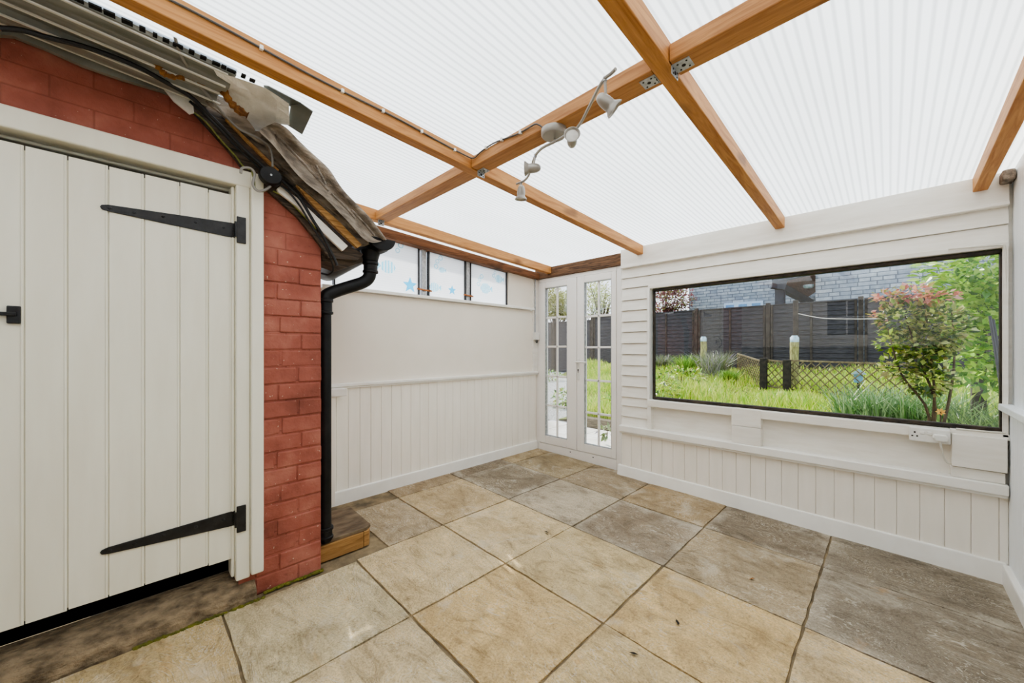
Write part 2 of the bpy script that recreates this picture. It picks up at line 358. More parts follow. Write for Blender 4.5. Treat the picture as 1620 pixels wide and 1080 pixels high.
sl.build('paving_slabs','slab',FLOOR,smooth=True,fix=True)
# ================================================================ SETTING: left (far) wall y=3.05
W=thing('wall_left',(2.2,3.05,0)); struct(W,'white far wall with flat panel above matchboard')
m=MB(); m.box(.0,3.56,3.056,3.16,-.15,1.66); m.build('panel','wallwhite',W)
m=MB(); x=.74+.006
while x<3.46:
    w=.0925; x1=min(x+w-.0025,3.46); m.box(x,x1,3.050,3.065,.05,.905); x+=w
m.build('matchboard','tgwhite',W,bevel=.002)
m=MB(); m.box(2.99,3.47,3.045,3.12,1.69,2.09); m.build('end_board','wallwhite',W)
m=MB(); m.box(3.40,3.478,3.035,3.06,1.70,2.09); m.box(3.40,3.478,3.035,3.06,.905,1.70); m.build('corner_board','boardwhite',W,bevel=.003)
m=MB(); m.box(.74,3.475,3.02,3.06,.905,.93); m.box(.74,3.475,3.03,3.06,.89,.905); struct(m.build('trim_1','trimwhite',None,bevel=.004),'white dado rail on far wall')
m=MB(); m.box(1.0,3.40,3.015,3.13,1.665,1.692); struct(m.build('trim_2','trimwhite',None,bevel=.004),'white sill ledge under the high windows')
m=MB(); m.hexa([(.74,3.022,-.03),(3.47,3.022,-.03),(3.47,3.06,-.03),(.74,3.06,-.03)],[(.74,3.03,.09),(3.47,3.03,.09),(3.47,3.06,.09),(.74,3.06,.09)]); struct(m.build('baseboard_left','trimwhite',None,bevel=.006),'white skirting board along far wall')
# high windows
def star(c,r,rot=0,n=5,inner=.42):
    return [Vector((c[0]+math.cos(rot+PI/2+k*PI/n)*(r if k%2==0 else r*inner),3.068,c[1]+math.sin(rot+PI/2+k*PI/n)*(r if k%2==0 else r*inner))) for k in range(2*n)]
def ring_mesh(m,c,r,w=.3,n=16):
    a=[(c[0]+math.cos(2*PI*k/n)*r,3.066,c[1]+math.sin(2*PI*k/n)*r) for k in range(n)]; b=[(c[0]+math.cos(2*PI*k/n)*r*(1-w),3.066,c[1]+math.sin(2*PI*k/n)*r*(1-w)) for k in range(n)]
    m.add(a+b,[(k,(k+1)%n,n+(k+1)%n,n+k) for k in range(n)])
def fish_mesh(m,c,r,flip=1):
    for k in range(5):   # striped body
        a0=-1+k*.4; a1=a0+.25; top=lambda a:(max(0,1-a*a))**.5*.8
        m.add([(c[0]+flip*r*a0,3.066,c[1]-r*top(a0)),(c[0]+flip*r*a1,3.066,c[1]-r*top(a1)),(c[0]+flip*r*a1,3.066,c[1]+r*top(a1)),(c[0]+flip*r*a0,3.066,c[1]+r*top(a0))],[(0,1,2,3)])
    m.add([(c[0]+flip*r*.9,3.066,c[1]),(c[0]+flip*r*1.4,3.066,c[1]+r*.5),(c[0]+flip*r*1.4,3.066,c[1]-r*.5)],[(0,1,2)])
def P3(u,v): p=aY(u,v,3.066); return (p.x,p.z)
panes=[(1.10,1.86,'leftmost high window with blue starfish sticker, behind the black gutter'),(1.955,2.395,'middle high window with starfish and bubble stickers'),(2.455,2.985,'rightmost high window with two striped fish stickers')]
ZT=lambda x:2.135-.055*(x-1.86)
for i,(x0,x1,lab) in enumerate(panes):
    w=thing('window_%d'%(i+1),((x0+x1)/2,3.08,1.69)); struct(w,lab)
    m=MB(); m.prism([(x0,3.075,1.685),(x1,3.075,1.685),(x1,3.075,ZT(x1)),(x0,3.075,ZT(x0))],(0,.008,0)); m.build('pane','polywin',w)
    m=MB(); t=.012
    m.prism([(x0,3.062,1.685),(x0+t,3.062,1.685),(x0+t,3.062,ZT(x0)),(x0,3.062,ZT(x0))],(0,.035,0))
    m.prism([(x1-t,3.062,1.685),(x1,3.062,1.685),(x1,3.062,ZT(x1)),(x1-t,3.062,ZT(x1))],(0,.035,0))
    m.prism([(x0,3.062,ZT(x0)-t),(x1,3.062,ZT(x1)-t),(x1,3.062,ZT(x1)),(x0,3.062,ZT(x0))],(0,.035,0)); m.build('frame','rod',w)
    def stick(kind,fn):
        q=MB(); fn(q); tag(q.build(kind,'bluestick',w,fix=False))
    if i==0:
        stick('starfish_sticker',lambda q:q.prism(star(P3(649,451),.075),(0,.001,0)))
        stick('fish_sticker',lambda q:fish_mesh(q,P3(614,422),.07,-1))
        for u,v,r in ((634,388,.026),(629,396,.022)): stick('bubble_sticker',lambda q:ring_mesh(q,P3(u,v),r))
    if i==1:
        stick('starfish_sticker',lambda q:q.prism(star(P3(715.5,459),.05),(0,.001,0)))
        stick('fish_sticker',lambda q:fish_mesh(q,P3(687,454),.055,1))
        stick('fish_sticker',lambda q:fish_mesh(q,P3(699,427),.035,1))
        for u,v,r in ((697,408,.024),(692,413,.022),(690,421,.024)): stick('bubble_sticker',lambda q:ring_mesh(q,P3(u,v),r))
    if i==2:
        stick('fish_sticker',lambda q:fish_mesh(q,P3(768,456),.07,1)); stick('fish_sticker',lambda q:fish_mesh(q,P3(789,441),.055,1))
        for u,v,r in ((762,437,.024),(759,442,.022),(757,449,.022),(783,431,.018),(781,436,.02)): stick('bubble_sticker',lambda q:ring_mesh(q,P3(u,v),r))
for i,(xa,xb) in enumerate(((1.86,1.955),(2.395,2.455))):
    m=MB(); m.box((xa+xb)/2-.022,(xa+xb)/2+.022,3.062,3.12,1.69,ZT(xb)-.004); struct(m.build('trim_%d'%(3+i),'galv',None),'grey mullion between the high windows')
    t=thing('window_clip',((xa+xb)/2,3.05,1.745),['copper coloured clip between left and middle high windows','copper coloured clip between middle and right high windows'][i],'clip')
    m=MB(); m.bar((xa-.03,3.055,1.752),(xb+.03,3.055,1.745),.01,.014); m.build('strap','copper',t)
    m=MB(); m.lathe((xa-.005,3.055,1.75),(0,-1,0),[(.009,0),(.009,.008),(.004,.012)],10); m.build('screw','copper',t); m=MB(); m.lathe((xb+.005,3.055,1.746),(0,-1,0),[(.009,0),(.009,.008),(.004,.012)],10); m.build('screw','copper',t)
# wall plate over the windows (follows the roof fall)
def slope_beam(name,x0,x1,y0,y1,zoff,d,mat,label,cat='beam',z=None):
    z=z or zb; m=MB(); n=1
    m.hexa([(x0,y0,z(x0)+zoff),(x1,y0,z(x1)+zoff),(x1,y1,z(x1)+zoff),(x0,y1,z(x0)+zoff)],[(x0,y0,z(x0)+zoff+d),(x1,y0,z(x1)+zoff+d),(x1,y1,z(x1)+zoff+d),(x0,y1,z(x0)+zoff+d)])
    return tag(m.build(name,mat,None,bevel=.004),label,cat)
slope_beam('wall_plate',.75,3.47,2.99,3.12,-.035,.075,'oldwood','weathered dark brown wall plate directly above the high windows',z=lambda x:2.088+.052*(3.4-x)-.01)
# ================================================================ SETTING: right wall x=3.4 with picture window
W=thing('wall_right',(3.4,.7,0)); struct(W,'white clad garden wall around picture window')
YW0,YW1,ZW0,ZW1=-.449,1.56,.737,1.755
m=MB(); m.box(3.396,3.52,-.56,1.865,-.25,.40); m.box(3.415,3.52,-.56,1.865,.40,.69); m.box(3.415,3.52,-.56,1.865,ZW1+.005,2.17); m.box(3.415,3.52,YW1+.03,1.865,.69,ZW1+.005); m.box(3.415,3.52,-.56,YW0-.008,.69,ZW1+.005)
m.build('studwork','boardwhite',W)
def ship(m,y0,y1,z0,z1,out=.018): m.prism([(3.42,y0,z0),(3.40-out,y0,z0),(3.40-.003,y0,z1),(3.42,y0,z1)],(0,y1-y0,0))
m=MB(); ship(m,-.46,1.865,1.888,1.986); ship(m,-.46,1.865,1.79,1.886); 
zz=[.452,.546,.650,.735,.839,.945,1.043,1.149,1.255,1.365,1.464,1.572,1.672,1.788]
for a,b in zip(zz[:-1],zz[1:]): ship(m,1.592,1.865,a+.001,b-.002,.02)
m.build('cladding_boards','boardwhite',W,bevel=.002)
m=MB(); x=-.43
m=MB(); y=1.86
while y>-.46:
    y0=max(y-.0995+.0025,-.46); m.box(3.388,3.42,y0,y,-.1,.41); y-=.0995
m.build('matchboard','tgwhite',W,bevel=.002)
m=MB(); m.box(3.37,3.42,-.46,1.865,2.006,zs(3.4)-.004); m.build('top_plate','boardwhite',W,bevel=.003)
m=MB(); m.box(3.45,3.47,-.44,1.56,.45,.69); m.build('recess_back','wallwhite',W)
m=MB(); m.box(3.36,3.42,-.46,1.865,1.984,2.006); m.tube([(3.362,1.86,1.99),(3.362,-.46,1.99)],.007,8); struct(m.build('trim_5','boardwhite',None,bevel=.003),'white ledge and cable run under the top plate')
m=MB(); m.box(3.375,3.42,-.46,1.592,ZW1+.004,1.79); struct(m.build('trim_6','boardwhite',None,bevel=.004),'white head trim over picture window')
m=MB(); m.box(3.365,3.42,1.572,1.594,.71,1.76); struct(m.build('trim_7','trimwhite',None,bevel=.003),'white side trim left of picture window')
m=MB(); m.box(3.35,3.46,-.247,1.585,.672,.733); m.box(3.36,3.46,-.46,-.247,.70,.735); struct(m.build('trim_8','boardwhite',None,bevel=.004),'white rail under picture window')
m=MB(); m.box(3.335,3.46,-.455,1.87,.402,.462); m.box(3.35,3.46,-.455,1.87,.385,.402); struct(m.build('trim_9','trimwhite',None,bevel=.006),'white ledge above the wainscot under picture window')
m=MB(); m.hexa([(3.355,-.455,zf(-.455)-.01),(3.41,-.455,zf(-.455)-.01),(3.41,1.90,zf(1.9)-.01),(3.355,1.90,zf(1.9)-.01)],[(3.375,-.455,.026),(3.41,-.455,.026),(3.41,1.90,.066),(3.375,1.90,.066)]); struct(m.build('baseboard_right','trimwhite',None,bevel=.008,seg=3),'white skirting board along garden wall')
m=MB(); m.box(3.36,3.44,1.555,1.592,.462,.672); m.build('end_post','boardwhite',W,bevel=.003)
m=MB(); m.box(3.345,3.44,.69,.888,.600,.735); m.box(3.345,3.44,.69,.888,.463,.598); m.build('centre_block','boardwhite',W,bevel=.003)
m=MB(); m.box(3.338,3.44,-.45,-.252,.527,.712); m.box(3.355,3.44,-.445,-.25,.463,.522); m.build('corner_block','boardwhite',W,bevel=.003)
m=MB(); m.box(3.36,3.385,-.455,-.449+.012,.72,1.76); m.build('corner_strip','boardwhite',W)
# picture window
w=thing('window_4',(3.43,.55,ZW0)); struct(w,'large picture window with dark seal looking on the garden')
m=MB(); t=.022
m.box(3.40,3.45,YW0,YW1,ZW0,ZW0+t); m.box(3.40,3.45,YW0,YW1,ZW1-.022,ZW1); m.box(3.40,3.45,YW1-.012,YW1,ZW0,ZW1); m.box(3.40,3.45,YW0,YW0+.016,ZW0,ZW1); m.build('frame','seal',w,bevel=.004)
m=MB(); dx=.022; m.hexa([(3.425-dx+.02,YW0+.01,ZW0+.01),(3.431-dx+.02,YW0+.01,ZW0+.01),(3.431+dx,YW1-.01,ZW0+.01),(3.425+dx,YW1-.01,ZW0+.01)],[(3.425-dx+.02,YW0+.01,ZW1-.01),(3.431-dx+.02,YW0+.01,ZW1-.01),(3.431+dx,YW1-.01,ZW1-.01),(3.425+dx,YW1-.01,ZW1-.01)]); m.v=m.v; 
m=MB(); m.add([(3.425,YW0+.008,ZW0+.01),(3.447,YW1-.006,ZW0+.01),(3.447,YW1-.006,ZW1-.01),(3.425,YW0+.008,ZW1-.01)],[(0,1,2,3)]); m.build('pane','glass',w,fix=False)
# white conduit cable down the window's right edge
m=MB(); m.tube(spline([aX(1500,394,3.36),aX(1560,389,3.36),aX(1584,388,3.36),aX(1590,396,3.36),(3.365,-.449,1.5),(3.365,-.45,.95),(3.365,-.449,.76),(3.362,-.42,.742),(3.36,-.27,.74)],5),.005,8); tag(m.build('white_cable','flexwhite',None,smooth=True),'thin white cable running down right edge of picture window','cable')
# socket
so=thing('double_socket',(3.352,-.165,.648),'white double plug socket under right end of picture window','socket')
m=MB(); m.box(3.318,3.352,-.247,-.083,.648,.732); m.build('face_plate','socket',so,bevel=.006)
for yy in (-.135,-.165): m=MB(); m.box(3.313,3.32,yy-.010,yy+.010,.695,.712); m.build('switch','socket',so,bevel=.002)
m=MB(); 
for yy,z2 in ((-.105,.702),(-.095,.68),(-.115,.68)): m.box(3.3165,3.319,yy-.004,yy+.004,z2-.004,z2+.004)
m.build('pin_holes','hole',so)
pl=thing('plug',(3.318,-.205,.665),'white plug with flex in right half of double socket','plug')
m=MB(); m.prism([(3.318,-.180,.705),(3.318,-.23,.705),(3.318,-.238,.69),(3.318,-.232,.668),(3.318,-.19,.665),(3.318,-.175,.685)],(-.032,0,0)); m.build('plug_body','socket',pl,bevel=.006)
m=MB(); m.tube(spline([(3.30,-.205,.668),(3.30,-.21,.63),(3.315,-.222,.57),(3.335,-.238,.54),(3.35,-.25,.535)],5),.0045,8); m.build('flex','flexwhite',pl,smooth=True)
# ================================================================ SETTING: near right wall y=-.46
W=thing('wall_near',(1.5,-.46,0)); struct(W,'white wall at the near right edge')
m=MB(); m.box(-1.9,3.42,-.56,-.475,-.25,2.5); m.build('panel','coolwhite',W)
m=MB(); x=3.385
while x>-1.8: m.box(x-.096,x,-.476,-.46,.0,.87); x-=.1
m.build('matchboard','coolwhite',W,bevel=.003)
m=MB(); m.box(-1.8,3.40,-.476,-.425,.862,.898); struct(m.build('trim_10','coolwhite',None,bevel=.005),'white dado rail on near right wall')
m=MB(); m.box(-1.8,3.372,-.47,-.435,zf(-.45)-.01,.022); struct(m.build('baseboard_near','trimwhite',None,bevel=.008),'white skirting board on near right wall')
m=MB(); m.box(3.29,3.40,-.472,-.425,2.10,2.16); tag(m.build('black_flashing','felt2',None,bevel=.01),'black flashing scrap in top right corner under the roof','flashing')
# ================================================================ SETTING: house wall behind the camera (seen reflected)
W=thing('wall_house',(-1.8,.8,0)); struct(W,'house wall behind the viewer')
m=MB(); m.box(-1.9,-1.8,-.56,2.4,-.2,1.24); m.build('lower_wall','fencepost',W)
m=MB(); m.box(-1.9,-1.8,-.56,.38,1.24,2.6); m.box(-1.9,-1.8,.90,2.4,1.24,2.6); m.box(-1.9,-1.8,.38,.90,2.03,2.6); m.box(-1.9,-1.8,.38,.90,1.24,1.44); m.build('upper_wall','boardwhite',W)
w=thing('window_5',(-1.8,.56,1.3)); struct(w,'small white casement window in house wall')
m=MB(); m.box(-1.80,-1.76,.31,.38,1.36,2.10); m.box(-1.80,-1.76,.90,.97,1.36,2.10); m.box(-1.80,-1.76,.38,.9,1.36,1.44); m.box(-1.80,-1.76,.38,.9,2.03,2.10); m.box(-1.80,-1.77,.628,.652,1.44,2.03); m.box(-1.80,-1.77,.38,.9,1.735,1.757); m.box(-1.82,-1.70,-.45,1.06,1.255,1.285); m.build('frame','upvc',w,bevel=.004)
m=MB(); m.box(-1.83,-1.82,.38,.9,1.44,2.03); m.build('pane','darkgap',w)
# ================================================================ ROOF SHEET
m=MB(); m.hexa([(-2.0,-.6,zs(-2.0)),(3.65,-.6,zs(3.65)),(3.65,3.3,zs(3.65)),(-2.0,3.3,zs(-2.0))],[(-2.0,-.6,zs(-2.0)+.01),(3.65,-.6,zs(3.65)+.01),(3.65,3.3,zs(3.65)+.01),(-2.0,3.3,zs(-2.0)+.01)])
M['poly1']=M['poly']
ceil=MB(); ceil.add([(-2.0,-.6,zs(-2.0)),(3.65,-.6,zs(3.65)),(3.65,3.3,zs(3.65)),(-2.0,3.3,zs(-2.0))],[(0,1,2,3)]); struct(ceil.build('ceiling','poly',None,fix=False),'opal ribbed polycarbonate roof sheet')
# rafters & noggins
slope_beam('roof_rafter',-1.8,3.38,1.635,1.695,0,.083,'beam','orange pine rafter running to the corner above the French doors, cable clipped along it')
slope_beam('roof_rafter',-1.8,3.38,.545,.605,0,.083,'beam','orange pine rafter crossing middle of roof, from top centre to above picture window')
slope_beam('roof_rafter',-1.8,3.40,-.388,-.332,0,.083,'beam','orange pine rafter at right edge of roof')
slope_beam('roof_rafter',.9,3.46,2.805,2.865,0,.083,'beam','orange pine rafter above the high windows of far wall')
NX0,NX1=1.315,1.415
def nog(y0,y1,label):
    m=MB(); z=zb((NX0+NX1)/2)+.006; m.box(NX0,NX1,y0,y1,z,z+.06); return tag(m.build('roof_noggin','nog',None,bevel=.004),label,'beam')
nog(-.33,.543,'orange pine cross piece at top right, between middle and right rafters')
nog(.607,1.633,'orange pine cross piece that carries the spotlight bar')
nog(1.697,2.803,'orange pine cross piece between cable rafter and far wall rafter')
m=MB(); m.box(3.455,3.50,1.86,3.06,2.045,2.165); tag(m.build('door_header','oldheader',None,bevel=.004),'rough dark brown timber header above the French doors','beam')
# angle brackets
def bracket(p,d1,d2,wv,label,a=.045,b=.045,w=.04):
    p=Vector(p);d1=Vector(d1);d2=Vector(d2);wv=Vector(wv); t=thing('angle_bracket',p,label,'bracket')
    n1=d2*.003; n2=d1*.003
    m=MB()
    def plate(d,nn): m.hexa([p-wv*w/2,p+wv*w/2,p+wv*w/2+d,p-wv*w/2+d],[p-wv*w/2+nn,p+wv*w/2+nn,p+wv*w/2+d+nn,p-wv*w/2+d+nn])
    plate(d1*a,n1); plate(d2*b,n2); m.build('plate','galv',t,bevel=.001)
    h=MB()
    for d,nn,L in ((d1,d2,a),(d2,d1,b)):
        for s,k in ((-.3,.3),(.3,.3),(0,.55),(-.3,.8),(.3,.8)):
            c=p+wv*w*s+d*L*k+nn*.0032; r=.0035 if s else .007
            h.lathe(c,nn,[(r,0),(r,.001)],8)
    h.build('screw_holes','hole',t)
zn=zb(1.36)+.006
bracket((1.365,.545,zn),(0,-1,0),(0,0,-1),(1,0,0),'galvanised angle bracket on right side of middle rafter',.06,.03,.055)
bracket((1.365,.605,zn),(0,1,0),(0,0,-1),(1,0,0),'galvanised angle bracket on left side of middle rafter, by the top spotlight',.06,.006,.055)
bracket((1.385,1.634,zn),(0,-1,0),(0,0,-1),(1,0,0),'galvanised angle bracket where spotlight cross piece meets cable rafter',.05,.03,.05)
bracket((1.36,2.804,zn),(0,-1,0),(0,0,-1),(1,0,0),'galvanised angle bracket on far wall rafter',.02,.04,.05)
bracket((3.452,2.835,2.10),(-1,0,0),(0,0,1),(0,1,0),'galvanised bracket where far wall rafter meets the door header',.03,.05,.05)
# cable along the rafter, with clips
ca=thing('lighting_cable',(1.3,1.62,2.2),'thin grey cable clipped along rafter and up to the spotlight plate','cable')
yb=1.630
pts=[(x,yb,zb(x)+.055+.004*math.sin(x*9)) for x in [-.1+.12*k for k in range(11)]]+[(1.27,yb-.004,zb(1.27)+.05),(1.305,yb-.03,zb(1.3)+.04)]+[(1.308,y,zb(1.3)+.05+.012*math.sin(y*14)) for y in (1.55,1.45,1.35,1.27,1.2)]+[(1.30,1.14,zb(1.3)+.03),(1.32,1.11,zb(1.3)+.0)]
m=MB(); m.tube(spline(pts,3),.0038,6); m.build('cable_run','cabledk',ca,smooth=True)
for x in (.03,.33,.62,.80,1.0,1.2):
    m=MB(); z=zb(x)+.055+.004*math.sin(x*9); m.box(x-.006,x+.006,yb-.008,1.636,z-.008,z+.008); m.build('cable_clip','socket',ca,bevel=.002)
for y in (1.5,1.38,1.25):
    m=MB(); z=zb(1.3)+.05+.012*math.sin(y*14); m.box(1.30,1.316,y-.006,y+.006,z-.008,z+.008); m.build('cable_clip','socket',ca,bevel=.002)
# spotlight bar
sp=thing('spotlight_bar',(1.35,1.08,2.17),'satin nickel S-shaped ceiling spotlight bar with four lamps','light')
zp=zn
m=MB(); m.lathe((1.355,1.085,zp),(0,0,-1),[(.058,0),(.058,.022),(.052,.03)],28); m.build('ceiling_plate','lamp',sp,smooth=True)
zb2=2.125
bar_px=[(974,109),(966,117),(957,124),(947,139),(938,157),(929,175),(919,194),(909,206),(895,214),(876,225),(858,234),(847,246),(842,260),(837,276),(829,286),(817,291)]
bp=[aZ(u,v,zb2) for u,v in bar_px]
m=MB(); m.tube(spline(bp,3),.006,8); m.build('bar','lamp',sp,smooth=True)
m=MB(); m.tube([aZ(878,222,zb2),aZ(878,222,zp-.028)],.006,8); m.build('stem','lamp',sp)
def spot(u,v,at,hu,hv,ax,zc):
    top=aZ(u,v,zb2); cen=aZ(hu,hv,zc); ax=Vector(ax).normalized(); k=thing('spotlight',cen); k.parent=sp; k.location=cen-Vector(sp['_o'])
    m=MB(); m.lathe(cen-ax*.038,ax,[(.004,0),(.010,.002),(.016,.009),(.020,.020),(.022,.034),(.022,.050),(.021,.056),(.024,.062),(.031,.070),(.034,.077),(.032,.0775),(.022,.064)],22); m.build('lamp_shade','lamp',k,smooth=True)
    m=MB(); m.lathe(cen-ax*.038+ax*.06,ax,[(.022,0),(.027,.009),(.02,.011)],22); m.build('lamp_face','lampface',k,smooth=True)
    m=MB(); m.tube([top,cen+(top-cen).normalized()*.012],.005,8); m.build('stem','lamp',k,smooth=True)
    m=MB(); m.lathe(top+Vector((0,0,.006)),(0,0,-1),[(.0075,0),(.0075,.014)],10); m.build('swivel','galv',k,smooth=True)
spot(957,125,0,959,162,(.55,-.55,-.62),2.055)
spot(908,206,0,905,222,(-.75,-.55,.12),2.085)
spot(847,246,0,843,266,(-.55,.75,.0),2.065)
spot(824,289,0,824.5,304,(0.05,0.1,-1),2.06)
# ================================================================ FRENCH DOORS
D=thing('door_1',(3.49,2.48,0)); struct(D,'white double French doors with glazing bars')
XD=3.49
m=MB(); m.box(XD-.01,XD+.06,3.012,3.055,-.03,2.045); m.box(XD-.01,XD+.06,1.915,1.972,-.06,2.045); m.box(XD-.01,XD+.06,1.972,3.012,2.0,2.045); m.hexa([(XD-.01,1.972,-.045),(XD+.06,1.972,-.045),(XD+.06,3.012,-.02),(XD-.01,3.012,-.02)],[(XD-.01,1.972,.07),(XD+.06,1.972,.07),(XD+.06,3.012,.07),(XD-.01,3.012,.07)]); m.build('frame','upvc',D,bevel=.005)
def leaf(y0,y1,g0,g1,gz0,gz1,hz,right):
    L=thing('door_leaf',(XD,(y0+y1)/2,.08)); L.parent=D; L.location=Vector(L['_o'])-Vector(D['_o'])
    X0=XD-.018;X1=XD+.045
    m=MB(); m.box(X0,X1,y0,g0,.078,1.998); m.box(X0,X1,g1,y1,.078,1.998); m.box(X0,X1,g0,g1,.078,gz0); m.box(X0,X1,g0,g1,gz1,1.998); m.build('sash','upvc',L,bevel=.006)
    m=MB(); m.add([(XD+.016,g0-.005,gz0-.005),(XD+.016,g1+.005,gz0-.005),(XD+.016,g1+.005,gz1+.005),(XD+.016,g0-.005,gz1+.005)],[(0,1,2,3)]); m.build('glass_pane','glassdoor',L,fix=False)
    m=MB(); ym=(g0+g1)/2; m.box(XD+.006,XD+.026,ym-.010,ym+.010,gz0,gz1)
    for z in hz: m.box(XD+.006,XD+.026,g0,g1,z-.011,z+.011)
    m.build('glazing_bars','upvc',L,bevel=.003)
    m=MB(); e=.005
    m.box(X0+.003,XD+.02,g0,g0+e,gz0,gz1); m.box(X0+.003,XD+.02,g1-e,g1,gz0,gz1); m.box(X0+.003,XD+.02,g0,g1,gz0,gz0+e); m.box(X0+.003,XD+.02,g0,g1,gz1-e,gz1); m.build('glazing_seal','galv',L)
    if right:
        m=MB(); m.box(X0-.008,X0,2.418,2.446,.86,1.09); m.build('lock_plate','socket',L,bevel=.004)
        m=MB(); m.tube(spline([(X0-.005,2.432,1.055),(X0-.045,2.432,1.056),(X0-.05,2.41,1.058),(X0-.05,2.30,1.058)],5),.010,10); m.build('handle','socket',L,smooth=True)
        m=MB(); m.lathe((X0-.0075,2.432,.97),(-1,0,0),[(.008,0),(.008,.002)],12); m.box(X0-.010,X0-.008,2.429,2.435,.94,.968); m.build('keyhole','hole',L)
leaf(2.462,3.01,2.592,2.915,.172,1.925,(1.572,1.229,.879,.53),False)
leaf(1.974,2.456,2.028,2.362,.168,1.925,(1.555,1.219,.861,.508),True)
m=MB(); m.box(XD-.024,XD-.017,2.456,2.475,.08,1.995); m.build('meeting_strip','upvc',D,bevel=.002)
m=MB()
for y in (2.55,2.25): m.box(XD-.0125,XD-.009,y-.006,y+.006,.035,.045)
m.build('drain_slot','hole',D)
# small junction box and conduit at the corner
t=thing('conduit_box',(3.42,3.03,1.30),'small white junction box in the corner left of French doors','box')
m=MB(); m.box(3.385,3.455,2.985,3.035,1.31,1.40); m.build('cover','socket',t,bevel=.006)
m=MB(); m.tube([(3.42,3.025,1.40),(3.42,3.025,2.06)],.009,8); m.build('conduit','galv',t,smooth=True)
m=MB(); m.tube(spline([(3.41,3.0,1.31),(3.41,3.0,1.285),(3.425,3.0,1.278),(3.435,3.0,1.295),(3.436,3.0,1.31)],4),.006,6); m.build('cable_loop','cable',t,smooth=True)
# ledge by the outbuilding
t=thing('wall_ledge',(.97,2.98,.80),'white boxed ledge at left end of far wall, behind downpipe','ledge')
m=MB(); m.box(.74,1.155,2.94,3.045,.842,.90); m.build('shelf_top','trimwhite',t,bevel=.005)
m=MB(); m.box(.74,1.075,2.96,3.03,.03,.842); m.build('front_panel','tgwhite',t,bevel=.004)
# ================================================================ OUTBUILDING
YS=2.24; YF_=YS+.004
W=thing('wall_outbuilding',(0,YS+.05,0)); struct(W,'red painted brick front of outbuilding')
top=[(-1.8,2.42),(-.9,2.40),(-.337,2.345),(-.15,2.358),(.074,2.335),(.19,2.268),(.366,2.094),(.472,2.01),(.616,1.916),(.735,1.80)]
m=MB()
m.prism([(-1.8,YS,1.99)]+[(.36,YS,1.99),(.36,YS,2.10)]+[(x,YS,z) for x,z in top[::-1] if x<.36 ]+[],(0,.11,0))
m.prism([(.36,YS,-.05),(.735,YS,-.05),(.735,YS,1.80),(.616,YS,1.916),(.472,YS,2.01),(.36,YS,2.10)],(0,.11,0))
m.prism([(-1.8,YS,-.05),(-.55,YS,-.05),(-.55,YS,1.99),(-1.8,YS,1.99)],(0,.11,0))
m.build('brickwork','brick',W)
m=MB(); m.box(.635,.735,YS+.11,3.06,-.05,1.78); m.build('side_brickwork','brick',W)
m=MB(); rnd=random.Random(3); z=-.03; r=0
while z<1.70:
    h=.086; edges=[.425,.735] ; cut=.425+(.105 if r%2 else .20)+rnd.uniform(-.012,.012)
    for a,b in ((.425,cut),(cut,.735)):
        o=rnd.uniform(.003,.008); e=rnd.uniform(-.004,.004)
        p=rnd.uniform(-.003,.004); gv=rnd.choice([.002,.002,.002,.009]) if b<.73 else .001
        m.hexa([(a+.002,YS-o,z+.002+p),(b-gv+(e if b>.73 else 0),YS-o+rnd.uniform(-.003,.003),z+.004),(b-.003,YS+.02,z+.004),(a+.004,YS+.02,z+.004)],[(a+.004,YS-o+rnd.uniform(-.003,.003),z+h-.003),(b-gv+(e if b>.73 else 0),YS-o,z+h-.003+p),(b-.003,YS+.02,z+h-.003),(a+.004,YS+.02,z+h-.003)])
    z+=h+.0015; r+=1
m.build('pier_bricks','brick1',W,bevel=.006)
m=MB(); m.box(-.5,.333,YF_+.006,YF_+.03,.2,1.93); m.build('door_backing','doorwhite',W)
m=MB(); m.box(-1.8,.63,YS+.30,YS+.34,0,2.2); m.build('interior_shade_panel','darkgap',W)  # black panel added to stand in for the shade inside the outbuilding
# door frame
m=MB(); m.box(.345,.402,YS-.028,YS+.04,.085,2.06); m.box(.402,.455,YS-.05,YS+.02,.10,2.06); m.box(-.60,-.51,YS-.03,YS+.04,.09,2.06); m.box(-.60,.455,YS-.032,YS+.06,1.985,2.065); m.box(.33,.345,YS-.002,YS+.08,.10,1.985); m.box(-.51,.345,YS+.06,YS+.10,1.975,1.99)
struct(m.build('trim_11','doorwhite',None,bevel=.007,seg=3),'chipped white door frame of outbuilding')
